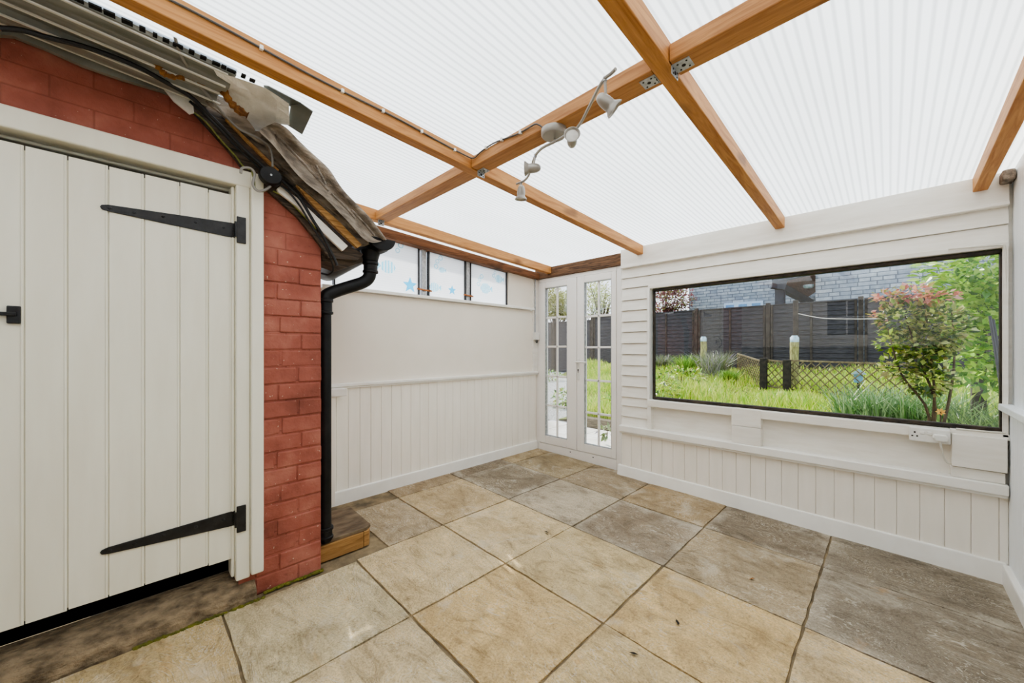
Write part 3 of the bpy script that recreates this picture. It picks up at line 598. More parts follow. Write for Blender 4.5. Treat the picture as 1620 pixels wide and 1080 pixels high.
# plank door
D=thing('door_2',(-.08,YS+.03,.19)); struct(D,'white ledged plank door with black strap hinges')
edges=[-.50,-.39,-.284,-.181,-.073,.032,.145,.245,.333]; YF=YS+.004
for a,b in zip(edges[:-1],edges[1:]):
    m=MB(); m.box(a+.0015,b-.0015,YF,YF+.008,.192+random.uniform(-.004,.004),1.945-.03*0+random.uniform(-.004,.002)); m.tube([(b-.0065,YF+.0005,.195),(b-.0065,YF+.0005,1.943)],.004,8); m.build('plank','doorwhite',D,bevel=.002)
def hinge(zc):
    h=thing('strap_hinge',(.12,YF,zc)); h.parent=D; h.location=Vector(h['_o'])-Vector(D['_o'])
    m=MB(); m.prism([(.345,YF-.006,zc-.036),(.345,YF-.006,zc+.036),(.1,YF-.006,zc+.023),(-.075,YF-.006,zc+.013),(-.092,YF-.006,zc+.008),(-.097,YF-.006,zc),(-.092,YF-.006,zc-.010),(-.075,YF-.006,zc-.014),(.1,YF-.006,zc-.024)],(0,.006,0)); m.build('strap','iron',h,bevel=.002)
    m=MB(); m.box(.347,.384,YS-.036,YS-.027,zc-.063,zc+.063); m.build('hinge_plate','iron',h,bevel=.002)
    m=MB(); m.tube([(.345,YS-.032,zc-.036),(.345,YS-.032,zc+.036)],.007,8); m.build('knuckle','iron',h,smooth=True)
    for x in (-.07,0,.09,.2,.3):
        m=MB(); m.lathe((x,YF-.005,zc+(.006 if x>.05 else 0)),(0,-1,0),[(.007,0),(.006,.003),(.002,.0045)],10); m.build('rivet','iron',h,smooth=True)
hinge(1.772); hinge(.384)
L=thing('thumb_latch',(-.33,YF,1.32)); L.parent=D; L.location=Vector(L['_o'])-Vector(D['_o'])
m=MB(); m.box(-.323,-.291,YF-.012,YF,1.292,1.356); m.build('keeper_plate','iron',L,bevel=.003)
m=MB(); m.bar((-.45,YF-.014,1.326),(-.30,YF-.014,1.326),.008,.014); m.build('latch_bar','iron',L,bevel=.002)
m=MB(); m.tube(spline([(-.43,YF-.01,1.40),(-.43,YF-.05,1.36),(-.43,YF-.05,1.27),(-.43,YF-.01,1.23)],5),.008,8); m.build('grip','iron',L,smooth=True)
# threshold step
m=MB(); n=14
pf=[(-1.75+(.44+1.75)*k/n) for k in range(n+1)]
for a,b in zip(pf[:-1],pf[1:]):
    ja=random.uniform(-.006,.006)
    pass
rows_=[]
for k in range(61):
    x=-1.75+(.425+1.75)*k/60; j=.006*math.sin(k*1.3)+random.uniform(-.004,.004)
    rows_.append([(x,2.188+j,-.05),(x,2.19+j,.012+j*.6),(x,2.202+j,.030+j*.5),(x,2.23,.05+random.uniform(-.003,.003)),(x,2.27,.07+random.uniform(-.003,.003)),(x,2.35,.088),(x,2.35,-.05)])
vs=[p for r in rows_ for p in r]; m.add(vs,[(k*7+j,k*7+j+1,k*7+j+8,k*7+j+7) for k in range(60) for j in range(6)]+[tuple(range(7)),tuple(420+j for j in range(7))])
tag(m.build('threshold_step','stone',None,smooth=True),'worn brown stone threshold under the white plank door','step')
m=MB(); rnd=random.Random(9)
for k in range(420):
    x=rnd.uniform(.0,.74); y=2.186+rnd.uniform(-.010,.004)+ (.1 if x>.46 else 0)*0 ; r=rnd.uniform(.004,.01)
    if x>.46: y=2.225+rnd.uniform(-.012,.004)
    m.lathe((x,y,zf(y)-.004),(0,0,1),[(r,0),(r*.7,r*.6),(r*.1,r*.8)],5)
tag(m.build('moss','moss',None),'green moss along the foot of threshold and brick pier','moss',None,'stuff')
# wooden step box
t=thing('wooden_box_step',(.9,2.5,-.015),'low wooden boxed step with worn grey top at foot of downpipe','step')
m=MB(); m.prism([(.738,2.30,.074),(1.02,2.30,.074),(1.06,2.33,.074),(1.075,2.70,.074),(.738,2.70,.074)],(0,0,.02)); m.build('step_top','steptop',t,bevel=.003)
m=MB(); m.box(.738,1.0,2.292,2.32,-.02,.073); m.build('front_board','stepwood',t,bevel=.003)
m=MB(); m.prism([(1.003,2.295,-.02),(1.035,2.296,-.02),(1.055,2.33,-.02),(1.07,2.69,-.02),(1.03,2.69,-.02)],(0,0,.093)); m.build('end_board','stepwood',t,bevel=.003)
# gutter and downpipe
g=thing('gutter',(1.05,2.6,1.78),'black half-round gutter under the outbuilding eave','gutter')
def half(r,n=12): return [(math.cos(PI+PI*k/n)*r,math.sin(PI+PI*k/n)*r*.85) for k in range(n+1)]
cx,cz,rr=1.055,1.862,.082
m=MB(); prof=half(rr); inn=half(rr-.006)
pts=prof+inn[::-1]
m.prism([(cx+x,2.17,cz+z) for x,z in pts],(-.02,.86,-.075)); m.build('channel','blackplastic',g,smooth=True)
m=MB(); m.prism([(cx+x*1.05,2.155,cz+z*1.05+.004) for x,z in half(rr)],(0,.018,0)); m.build('end_stop','blackplastic',g,bevel=.004)
m=MB(); m.prism([(cx+x*1.08,2.22,cz+z*1.08) for x,z in half(rr)+half(rr-.004)[::-1]],(0,.10,0)); m.lathe((1.03,2.262,1.80),(0,0,-1),[(.062,0),(.05,.03),(.044,.06)],20); m.build('outlet','blackplastic',g,smooth=True)
dp=thing('downpipe',(.785,2.31,.09),'black downpipe with swan neck beside the red brick pier','pipe')
m=MB(); m.tube([(.785,2.318,.085),(.785,2.318,1.475)],.033,18); m.build('pipe','blackplastic',dp,smooth=True)
m=MB(); m.lathe((.785,2.318,1.40),(0,0,1),[(.036,0),(.043,.004),(.043,.016),(.037,.02),(.037,.07),(.043,.074),(.043,.088),(.036,.092)],20); m.build('collar','blackplastic',dp,smooth=True)
m=MB(); m.lathe((.785,2.318,.10),(0,0,1),[(.036,0),(.043,.004),(.043,.016),(.037,.02),(.037,.05),(.043,.054),(.043,.068),(.036,.072)],20); m.build('collar','blackplastic',dp,smooth=True)
m=MB(); m.tube(spline([(.785,2.318,1.47),(.785,2.318,1.495),(.80,2.316,1.518),(.85,2.305,1.545),(.93,2.286,1.58),(.985,2.274,1.605),(1.018,2.266,1.635),(1.03,2.262,1.68),(1.03,2.262,1.735)],5),.037,18); m.build('swan_neck','blackplastic',dp,smooth=True)
m=MB(); m.lathe((1.03,2.262,1.665),(0,0,1),[(.038,0),(.046,.004),(.046,.016),(.041,.02),(.041,.05),(.047,.054),(.047,.07),(.04,.074)],20); m.build('collar','blackplastic',dp,smooth=True)
# ---- verge of the outbuilding roof
R=thing('outbuilding_roof',(.6,2.4,1.8),'ragged verge of outbuilding roof with grey felt over timber boards','roof')
def strip(name,px,y,dy,mat,bev=.003,ys=None):
    m=MB(); m.prism([aY(u,v,(ys[i] if ys else y)) for i,(u,v) in enumerate(px)],(0,dy,0)); return m.build(name,mat,R,bevel=bev)
strip('barge_board',[(305,168),(322,150),(360,190),(425,258),(470,308),(515,352),(552,388),(575,402),(566,412),(520,408),(505,385),(470,342),(425,302),(383,264)],2.215,.04,'darkwood')
strip('timber_batten',[(356,188),(362,184),(385,200),(412,225),(448,264),(440,270),(425,258),(400,233)],2.195,.02,'batten')
strip('timber_batten',[(460,280),(464,276),(500,307),(540,347),(577,384),(566,392),(530,358),(490,318)],2.19,.03,'batten')
strip('white_batten',[(438,298),(444,294),(470,312),(510,350),(551,389),(542,397),(500,357),(470,326),(440,303)],2.18,.02,'boardwhite')
strip('eave_board',[(505,385),(540,385),(572,400),(575,414),(545,424),(510,412)],2.26,.16,'darkwood')
# felt: folded layers
strip('felt_layer',[(352,178),(372,184),(415,220),(450,262),(500,302),(545,345),(586,386),(575,388),(540,352),(495,312),(448,272),(400,225)],2.18,.06,'felt2',.002)
strip('felt_layer',[(400,205),(412,208),(450,245),(500,290),(545,330),(590,376),(583,384),(540,345),(490,303),(445,262)],2.165,.05,'felt',.002)
# crumpled top felt as a folded surface running down the slope
m=MB(); rnd=random.Random(5)
spine=[((438,190),(408,208),2.06),((457,196),(420,218),2.08),((480,222),(440,240),2.12),((505,243),(470,275),2.13),((527,262),(492,296),2.14),((531,276),(512,310),2.14),((548,302),(530,330),2.14),((580,330),(556,355),2.14),((608,364),(580,385),2.15),((613,378),(600,384),2.15)]
ring=[]; K=7
for (a,b,y) in spine:
    row=[]
    for k in range(K):
        t=k/(K-1); u=a[0]+(b[0]-a[0])*t; v=a[1]+(b[1]-a[1])*t
        yy=y-.03*math.sin(t*PI*2.5+rnd.uniform(-.5,.5))-.02*t
        row.append(aY(u+rnd.uniform(-1.5,1.5),v+rnd.uniform(-1,1),yy))
    ring.append(row)
vs=[p for r in ring for p in r]; fs=[(i*K+j,i*K+j+1,(i+1)*K+j+1,(i+1)*K+j) for i in range(len(ring)-1) for j in range(K-1)]
m.add(vs,fs)
for seg in ([(436,212),(455,232),(480,258),(500,280),(520,302)],[(500,262),(512,285),(515,292)],[(524,306),(545,326),(562,345)],[(556,332),(575,352),(592,372)]):
    q=MB(); P_=[aY(u,v,2.085) for u,v in seg]; q.tube(spline(P_,3),.006,6); q.build('felt_crease_shade','felt2',R)  # dark tubes stand in for the shade in the felt creases
back=[Vector((r[0].x,3.05,r[0].z)) for r in ring]; n0=len(m.v); m.v+=back; m.c+=[m.col]*len(back)
m.f+=[(i*K,(i+1)*K,n0+i+1,n0+i) for i in range(len(ring)-1)]
o=m.build('top_felt','felt',R); sd=o.modifiers.new('s','SUBSURF'); sd.levels=2; sd.render_levels=2
# underside closing board
m=MB(); m.add([(.10,2.26,2.33),(1.06,2.26,1.84),(1.06,3.05,1.84),(.10,3.05,2.33)],[(0,1,2,3)]); m.build('underlay','darkwood',R)
# silver flashing, foam and tape near the roof sheet
t=thing('silver_flashing',(.4,2.0,2.3),'torn silver flashing between grey sheet and roof felt','flashing')
def flat(name,px,mat,par,zoff=-.012,dz=.004):
    m=MB(); P=[]
    for u,v in px:
        # sits just under the roof sheet
        d=ray(u,v); z0=2.088+.085+zoff; tt=(z0+.052*3.4-H)/(d[2]+.052*d[0]); P.append(Vector((d[0]*tt,d[1]*tt,H+d[2]*tt)))
    m.prism(P,(0,0,dz)); return m.build(name,mat,par)
m=MB(); rnd=random.Random(77); A=[(338,110),(352,117),(372,122),(395,130),(420,139),(440,152),(457,164)]; B=[(372,172),(384,178),(392,196),(404,206),(416,210),(436,196),(458,198)]; K=6; G_=[]
for a_,b_ in zip(A,B):
    for k in range(K):
        t_=k/(K-1); u=a_[0]+(b_[0]-a_[0])*t_; v=a_[1]+(b_[1]-a_[1])*t_; d=ray(u,v); z0=2.088+.085-.016-.012*rnd.random(); tt=(z0+.052*3.4-H)/(d[2]+.052*d[0]); G_.append((d[0]*tt,d[1]*tt,H+d[2]*tt))
m.add(G_,[(i_*K+j_,i_*K+j_+1,(i_+1)*K+j_+1,(i_+1)*K+j_) for i_ in range(6) for j_ in range(K-1)]); m.build('foil_sheet','flash',t,fix=False)
strip2=MB(); strip2.prism([aY(u,v,2.19) for u,v in [(254,133),(262,128),(305,158),(307,178),(300,180),(275,160)]],(0,.01,0)); strip2.build('foil_flap','flash',t)
strip2=MB(); strip2.prism([aY(u,v,2.13) for u,v in [(300,130),(345,140),(380,175),(400,200),(420,230),(405,222),(370,195),(330,165)]],(0,.01,0)); strip2.build('foil_flap','felt',t)
t2=thing('tape_patch',(.5,1.95,2.3),'grey green tape patches stuck under the roof sheet','tape')
flat('tape_piece',[(417,136),(425,137),(477,164),(467,172),(440,160),(420,148)],'tape',t2,-.006)
flat('tape_piece',[(460,166),(478,165),(495,177),(478,213),(455,198)],'tape',t2,-.01)
def foam(label,px,y,r):
    m=MB(); rnd=random.Random(len(px)); P=spline([aY(u,v,y) for u,v in px],5)
    m.tube(P,[r*rnd.uniform(.5,1.3) for _ in P],7); return tag(m.build('expanding_foam','foam',None,smooth=True),label,'foam')
foam('rust brown foam bead hanging from end of grey sheet',[(250,95),(252,108),(262,118),(275,122),(290,122)],2.03,.011)
foam('rust brown foam strip running down the silver flashing',[(338,108),(343,125),(352,140),(362,158),(375,172),(392,183)],2.02,.016)
foam('rust brown foam line under the silver flashing',[(290,118),(312,128),(330,134),(346,140)],2.03,.009)
# grey profiled sheet over the wall head
G=thing('grey_profiled_sheet',(-.3,2.05,2.3),'grey ridged sheet above the red brick wall, top left','sheet')
m=MB(); 
prof=[(1.885,.03),(1.90,.0),(1.955,-.012),(1.965,-.028),(2.02,-.03),(2.03,-.012),(2.09,-.014),(2.10,-.034),(2.16,-.036),(2.17,-.016),(2.245,-.02)]
def gz(x): return zs(x)-.012
X0,X1=-1.8,.30
vs=[]
for x in (X0,X1):
    for y,z in prof: vs.append((x+(-.2*(y-1.885) if x==X1 else 0),y,gz(x)+z*.9))
n=len(prof); m.add(vs,[(i,i+1,n+i+1,n+i) for i in range(n-1)]); m.build('sheet_body','greysheet',G)
for yr,zr in ((1.90,0),(1.96,-.02),(2.03,-.02),(2.10,-.026),(2.17,-.02)):
    m=MB(); m.bar((X0,yr,gz(X0)+zr-.010),(X1-.03,yr,gz(X1)+zr-.010),.008,.006); m.build('ridge','greyridge',G)
m=MB(); rnd=random.Random(2); x=-.4
while x<.36:
    w=rnd.uniform(.008,.03); m.box(x,x+w,1.876-rnd.uniform(0,.012),1.89,gz(x)-.004,gz(x)+.002); x+=w+rnd.uniform(.0,.02)
m.build('ragged_edge','darkgap',G)
m=MB(); m.prism([aY(u,v,2.2) for u,v in [(-420,20),(20,50),(61,55),(135,84),(180,102),(222,117),(262,134),(270,146),(250,142),(190,124),(130,103),(75,78),(20,56),(-420,26)]],(0,.02,0)); m.build('lower_lip','greysheet',G)
# cables on the verge
def cab(name,px,y,r,mat,label,ys=None):
    m=MB(); m.tube(spline([aY(u,v,ys[i] if ys else y) for i,(u,v) in enumerate(px)],5),r,8); return tag(m.build(name,mat,None,smooth=True),label,'cable')
cab('black_cable',[(0,45),(35,48),(75,59),(130,73),(180,90),(222,108),(262,130),(300,152),(330,180),(383,233),(420,266)],2.17,.009,'cable','thick black cable from top left down to the oval junction box',ys=[2.07,2.07,2.07,2.08,2.08,2.09,2.10,2.12,2.14,2.15,2.15])
cab('black_cable',[(300,160),(335,192),(380,238),(418,272)],2.185,.006,'cable','thinner black cable beside the thick one above the oval junction box')
cab('black_cable',[(440,281),(458,296),(476,316),(495,348),(510,371),(522,395),(530,411),(533,420)],2.155,.008,'cable','black cable from oval junction box down to the eave')
cab('black_cable',[(430,284),(455,302),(474,325),(492,355),(508,380),(520,400),(527,425),(520,434),(508,432)],2.162,.005,'cable','thin black cable looping under the eave',ys=[2.162]*6+[2.2,2.25,2.27])
cab('grey_cable',[(277,58),(283,80),(300,112),(318,138),(335,158),(356,183)],1.95,.006,'greycable','grey cable dropping from roof sheet to the verge',ys=[1.86,1.9,1.98,2.06,2.1,2.13])
cab('grey_cable',[(357,184),(380,205),(408,218),(426,232),(431,250),(431,264)],2.13,.005,'greycable','grey cable curving along the verge into oval junction box')
cab('earth_wire',[(304,176),(325,192),(350,222),(372,246),(384,262),(395,268)],2.2,.004,'greenwire','yellow green wire along top edge of brick wall')
cab('earth_wire',[(432,302),(450,312),(468,328),(484,345),(500,362)],2.2,.004,'greenwire','yellow green wire curving over the brick pier')
t=thing('oval_junction_box',(.48,2.15,2.0),'black oval junction box at top corner of door frame','box')
c0=aY(427,281,2.15); ax=Vector((-.1,-.99,-.05)).normalized()
m=MB(); n=24
for (h,k) in (): pass
prof=[(1.0,0),(1.0,.03),(.9,.042),(.3,.046)]
ux=Vector((.98,-.1,-.12)).normalized(); uz=Vector((.1,0,.99)); vs=[]
for k,h in prof:
    for j in range(n): vs.append(c0+ux*(.049*k*math.cos(2*PI*j/n))+uz*(.043*k*math.sin(2*PI*j/n))+ax*h)
m.add(vs,[(i*n+j,i*n+(j+1)%n,(i+1)*n+(j+1)%n,(i+1)*n+j) for i in range(3) for j in range(n)]+[tuple(range(n-1,-1,-1)),tuple(range(3*n,4*n))]); m.build('cover','blackplastic',t,smooth=True)
m=MB(); m.lathe(c0+ax*.046,ax,[(.005,0),(.005,.002)],8); m.build('screw','galv',t)
m=MB(); m.tube(spline([aY(u,v,2.14) for u,v in [(381,274),(383,266),(396,266),(403,275),(400,292),(408,302),(420,300),(428,294)]],5),.006,8); m.build('gland_cable','greycable',t,smooth=True)
m=MB(); m.tube(spline([aY(u,v,2.15) for u,v in [(398,270),(402,285),(404,298),(415,303),(424,299)]],5),.004,8); m.build('gland_cable','greenwire',t,smooth=True)
# little debris on the paving
for (u,v,lab) in ((1190,917,'small rust stain on the tan slab right of centre, modelled as a leaf scrap'),(1072,986,'dark curled leaf on the large tan slab at bottom right'),(1003,1036,'dark leaf scrap at bottom centre of paving'),(865,843,'tiny dark leaf scrap on the joint in middle of paving')):  # the rust brown one is a slab stain, added as a leaf-shaped scrap
    d=ray(u,v); tt=(H+.024*3.03)/(.024*d[1]-d[2]); p=Vector((d[0]*tt,d[1]*tt,H+d[2]*tt))
    m=MB(); a=random.uniform(0,3); q=lambda r,b,z:(p.x+r*math.cos(a+b),p.y+r*math.sin(a+b),p.z+z)
    m.add([q(.022,0,.006),q(.008,1.4,.010),q(.02,3.1,.008),q(.009,4.6,.004),q(0,0,.013)],[(0,1,4),(1,2,4),(2,3,4),(3,0,4)]); tag(m.build('leaf_and_stain','foam' if u==1190 else 'hole',None,fix=False),lab,'leaf')

# ================================================================ GARDEN
def yb_(x): return 3.75+.70*(x-5.3)
def gh(x,y):
    z=.06+.082*max(0,x-5.3)
    if y>yb_(x): z=min(z, -.12+.045*max(0,x-5.0))
    return z
m=MB(); nx,ny=24,30
GX0,GX1,GY0,GY1=5.25,22,-9,18
vs=[(GX0+(GX1-GX0)*i/nx,GY0+(GY1-GY0)*j/ny,gh(GX0+(GX1-GX0)*i/nx,GY0+(GY1-GY0)*j/ny)) for j in range(ny+1) for i in range(nx+1)]
m.add(vs,[(j*(nx+1)+i,j*(nx+1)+i+1,(j+1)*(nx+1)+i+1,(j+1)*(nx+1)+i) for j in range(ny) for i in range(nx)]); struct(m.build('garden_ground','soil',None,fix=False),'garden soil and turf')
m=MB(); m.box(3.56,5.2,-9,18,-.3,-.07)
struct(m.build('garden_paving_bed','mortar',None))
m=MB(); m.box(3.56,5.12,-8,1.28,-.08,.045); struct(m.build('garden_bed','soil',None),'soil bed under picture window')
m=MB(); 
for i in range(3):
    for j in range(9): m.box(3.58+i*.51,3.58+i*.51+.50,1.3+j*.62,1.3+j*.62+.61,-.08,-.045)
struct(m.build('garden_paving','pave',None,bevel=.004),'pale sunlit paving outside the French doors')
m=MB(); m.add([(5.2,3.70,-.05),(12.4,8.75,.26),(12.4,14,.26),(5.2,14,-.05)],[(0,1,2,3)]); struct(m.build('gravel_path','gravel',None,fix=False),'white gravel outside French doors')
m=MB(); m.box(5.12,5.27,-4,3.8,-.08,.10); tag(m.build('edging_sleeper','sleeper',None,bevel=.01),'grey weathered timber edging the lawn, seen through right French door','edging')
def blades(m,n,fn,hmin,hmax,w,cols,lean=.35,rnd=random):
    for _ in range(n):
        x,y,z,k=fn(rnd); h=rnd.uniform(hmin,hmax)*k; a=rnd.uniform(0,2*PI); l=rnd.uniform(.05,lean)*h; b=rnd.uniform(0,2*PI)
        c=rnd.choice(cols); s=rnd.uniform(.8,1.2); m.col=(c[0]*s,c[1]*s,c[2]*s,1); dx,dy=math.cos(a)*w/2,math.sin(a)*w/2; lx,ly=math.cos(b)*l,math.sin(b)*l
        m.add([(x-dx,y-dy,z),(x+dx,y+dy,z),(x+dx*.7+lx*.35,y+dy*.7+ly*.35,z+h*.6),(x-dx*.7+lx*.35,y-dy*.7+ly*.35,z+h*.6),(x+lx,y+ly,z+h)],[(0,1,2,3),(3,2,4)])
rg=random.Random(11)
gcol=[srgb(196,214,84),srgb(170,204,74),srgb(214,222,104),srgb(150,188,68),srgb(226,224,128)]
def lawn(r):
    while True:
        x=5.3+(r.random()**1.5)*6.8; y=r.uniform(-2.8,8.4)
        if y>yb_(x)+.05*math.sin(x*5): continue
        k=1.0+.8*(math.sin(x*1.7+y*1.3)*math.sin(y*2.1-x))
        return x,y,gh(x,y)-.01,max(.5,k)
m=MB(); blades(m,46000,lawn,.07,.2,.02,gcol,.6,rg); tag(m.build('lawn_grass','leaf',None,fix=False),'bright green long lawn grass outside picture window','grass',None,'stuff')
def leaves(m,n,fn,size,cols,rnd,asp=.5):
    for _ in range(n):
        p,out=fn(rnd); c=cols(p,rnd); m.col=c; L=size*rnd.uniform(.6,1.3)
        d=Vector((rnd.gauss(0,1),rnd.gauss(0,1),rnd.gauss(0,.6)))+out*1.2; d.normalize()
        s=d.cross(Vector((rnd.gauss(0,.5),rnd.gauss(0,.5),1))); s=s.normalized() if s.length>1e-3 else Vector((1,0,0)); up=s.cross(d)
        m.add([p,p+d*L*.5+s*L*asp*.5+up*L*.08,p+d*L,p+d*L*.5-s*L*asp*.5+up*L*.08],[(0,1,2,3)])
def ell(c,r,hollow=.5):
    c=Vector(c)
    def f(rnd):
        v=Vector((rnd.gauss(0,1),rnd.gauss(0,1),rnd.gauss(0,1))).normalized(); k=hollow+(1-hollow)*rnd.random()**.6
        return c+Vector((v.x*r[0],v.y*r[1],v.z*r[2]))*k, v
    return f
def vary(cols,s=.2):
    def f(p,rnd):
        c=rnd.choice(cols); k=1+rnd.uniform(-s,s); return (c[0]*k,c[1]*k,c[2]*k,1)
    return f
def bush(name,label,cat,blobs,n,size,cols,stems,seed,group=None,asp=.5,sr=.012,base=None):
    rnd=random.Random(seed); c0=base or blobs[0][0]
    t=thing(name,Vector(stems[0][0]) if stems else Vector(c0),label,cat,group); m=MB(); tot=sum(b[1][0]*b[1][1]*b[1][2] for b in blobs)**1
    for b in blobs:
        k=b[1][0]*b[1][1]*b[1][2]/tot; leaves(m,int(n*k)+1,ell(b[0],b[1],b[3] if len(b)>3 else .4),size,vary(b[2] if len(b)>2 and b[2] else cols),rnd,asp)
    m.build('foliage','leaf',t,fix=False)
    if stems:
        s=MB()
        for st in stems:
            P=spline(st,4); s.tube(P,[sr*(1-.7*i/len(P)) for i in range(len(P))],6)
        s.build('stem','stem',t,smooth=True)
    return t
# rose bush close to the glass
gG=[srgb(84,112,54),srgb(130,158,70),srgb(184,196,104),srgb(70,98,50),srgb(206,208,140),srgb(170,160,100)]  # palest tones put the leaf highlights into the colour
gR=[srgb(206,128,108),srgb(180,100,92),srgb(216,160,120),srgb(176,168,90),srgb(214,164,160),srgb(140,150,76)]
gY=[srgb(190,200,84),srgb(150,176,60),srgb(120,150,50)]
xr=4.75
def RX(u,v,x=xr): return aX(u,v,x)
bx=RX(1468,640); bz=gh(5.3,0)-.02
stems=[[(xr,bx.y+.02,bz),RX(1478,640),RX(1472,560),RX(1462,470)],[(xr,bx.y+.05,bz),RX(1480,650),RX(1455,570,4.7),RX(1432,500,4.7)],[(xr+.05,bx.y,bz),RX(1500,640,4.8),RX(1510,560,4.8),RX(1505,490,4.8)],[(xr,bx.y+.1,bz),RX(1470,660),RX(1425,590,4.65),RX(1405,520,4.65)]]
bush('rose_bush','rose bush with red tipped new leaves close outside picture window','shrub',[
 (RX(1425,505),(.13,.16,.17)),(RX(1460,545),(.16,.20,.17)),(RX(1490,520),(.16,.17,.2)),(RX(1420,580,4.7),(.1,.12,.10)),(RX(1470,600),(.15,.16,.13)),
 (RX(1405,470),(.08,.10,.07),gR),(RX(1445,465),(.12,.15,.06),gR),(RX(1485,470),(.1,.13,.05),gR),(RX(1390,500),(.05,.06,.06),gR),(RX(1410,540,4.7),(.09,.1,.09),gY)],2300,.058,gG,stems,21,asp=.6,sr=.014)
sx=5.6
gB=[srgb(138,184,62),srgb(176,212,86),srgb(92,142,48),srgb(200,222,118)]
sb=(sx+.2,-1.15,gh(5.8,0))
bush('leafy_shrub','tall bright green leafy shrub at right end of picture window','shrub',[
 (aX(1545,430,sx),(.3,.42,.26)),(aX(1580,470,sx),(.3,.4,.3)),(aX(1525,470,sx),(.2,.2,.16)),(aX(1575,415,sx),(.3,.3,.22)),(aX(1570,560,sx+.2),(.3,.32,.4)),(aX(1600,520,sx+.2),(.3,.4,.5))],2600,.095,gB,
 [[sb,(sx+.2,-1.1,.9),(sx,-1.05,1.4)],[(sx+.25,-1.25,gh(5.8,0)),(sx+.2,-1.3,1.0),(sx,-1.35,1.5)]],22,asp=.55,sr=.02)
# strappy leaf clump below the rose
m=MB(); rs=random.Random(31); cl=aX(1420,645,6.3)
def clump(r): a=r.uniform(0,2*PI); k=r.random()**.5; return cl.x+.2*math.cos(a)*k,cl.y+.55*math.sin(a)*k,gh(6.3,0),1
blades(m,900,clump,.42,.68,.018,[srgb(150,176,128),srgb(120,156,100),srgb(176,196,150),srgb(100,140,76)],.9,rs); tag(m.build('strap_leaf_clump','leaf',None,fix=False),'clump of grey green strap leaves below the rose bush','plant')
m=MB(); cl2=aX(1540,655,5.9)
def clump2(r): a=r.uniform(0,2*PI); k=r.random()**.5; return cl2.x+.2*math.cos(a)*k,cl2.y-.05+.3*math.sin(a)*k,gh(5.9,0),1
blades(m,420,clump2,.4,.62,.022,[srgb(120,150,90),srgb(150,176,110),srgb(84,116,60)],.9,rs); tag(m.build('leafy_clump','leaf',None,fix=False),'green leafy clump at bottom right corner of picture window','plant')
fl=aX(1488,651,4.6); t=thing('yellow_rose',fl,'small yellow orange flower at foot of rose bush','flower')
m=MB(); 
for k in range(7):
    a=2*PI*k/7; m.add([fl,fl+Vector((-.01,.02*math.cos(a-.4),.02*math.sin(a-.4))),fl+Vector((-.004,.03*math.cos(a),.03*math.sin(a))),fl+Vector((-.01,.02*math.cos(a+.4),.02*math.sin(a+.4)))],[(0,1,2,3)])
M['petal']=pbr('yellow_petal',srgb(240,196,110),srgb(230,170,80),30,.6); m.build('petals','petal',t,fix=False)
m=MB(); m.tube([fl,(fl.x,fl.y,bz)],.005,6); m.build('stem','stem',t)
# slanting black rods at right
for k,(u0,v0,u1,v1,lab) in enumerate(((1566,500,1588,640,'outer black rod leaning at right end of picture window'),(1571,505,1594,640,'inner black rod leaning at right end of picture window'))):
    a=aX(u0,v0,4.5+.05*k); b=aX(u1,v1,4.35+.05*k); b2=a+(b-a)*((a.z-bz)/(a.z-b.z)); m=MB(); m.tube([a,b2],.009,8); tag(m.build('garden_rod','rod',None,smooth=True),lab,'rod')
ps=aX(1548,540,6.2); m=MB(); m.box(6.15,6.25,ps.y-.05,ps.y+.05,.1,1.42); tag(m.build('wooden_post','fencepost',None,bevel=.006),'grey wooden post behind the green shrub','post')
# fence
XF=12.5
def fpanel(y0,y1,ztop,zbot,label,cat='fence panel',x=XF):
    t=thing('garden_fence',(x,(y0+y1)/2,zbot),label,cat); m=MB(); z=zbot; k=0
    while z<ztop-.02:
        m.prism([(x,y0,z),(x-.03,y0,z),(x-.012,y0,min(z+.135,ztop)),(x,y0,min(z+.135,ztop))],(0,y1-y0,0)); z+=.12
    m.build('boards','fence',t)
    for yy in (y0+.03,(y0+y1)/2,y1-.03):
        m=MB(); m.box(x-.045,x-.025,yy-.025,yy+.025,zbot,ztop); m.build('batten','fencepost',t)
    m=MB(); m.box(x-.05,x+.03,y0,y1,ztop,ztop+.03); m.build('capping','fence',t)
def FZ(u,v): return aX(u,v,XF)
labs=['dark fence panel behind left French door','dark fence panel behind right French door','dark fence panel seen at extreme left of picture window','dark fence panel behind first log post','dark fence panel between red tree and porch','dark fence panel next to tall post below the porch','dark fence panel behind the rose bush','dark fence panel behind the green shrub']
yy=11.9; ztop=2.40
pw=1.9; i=0
posts=[]
while yy>-3.2 and i<8:
    fpanel(yy-pw+.06,yy-.06,ztop if i>1 else 2.3,gh(12.5,yy-1)-.03,labs[i]); posts.append(yy); yy-=pw; i+=1
posts.append(yy)
plabs=['far left fence post behind French doors','fence post behind left French door','fence post between the French doors','fence post at left end of picture window','fence post behind first log post','fence post in middle of dark fence','fence post beside tall post','fence post behind the rose bush','fence post behind green shrub']
for p,l in zip(posts,plabs):
    m=MB(); m.box(XF-.06,XF+.04,p-.05,p+.05,gh(12.5,p)-.05,ztop+(.08 if p!=posts[0] else 0)); tag(m.build('fence_post','fencepost',None,bevel=.008),'dark timber '+l,'post')
tp=aX(1259,478,11.8); m=MB(); m.box(11.75,11.87,tp.y-.05,tp.y+.05,gh(11.8,2),tp.z+.05); tag(m.build('tall_post','fencepost',None,bevel=.01),'tall timber post with washing line in front of fence','post')
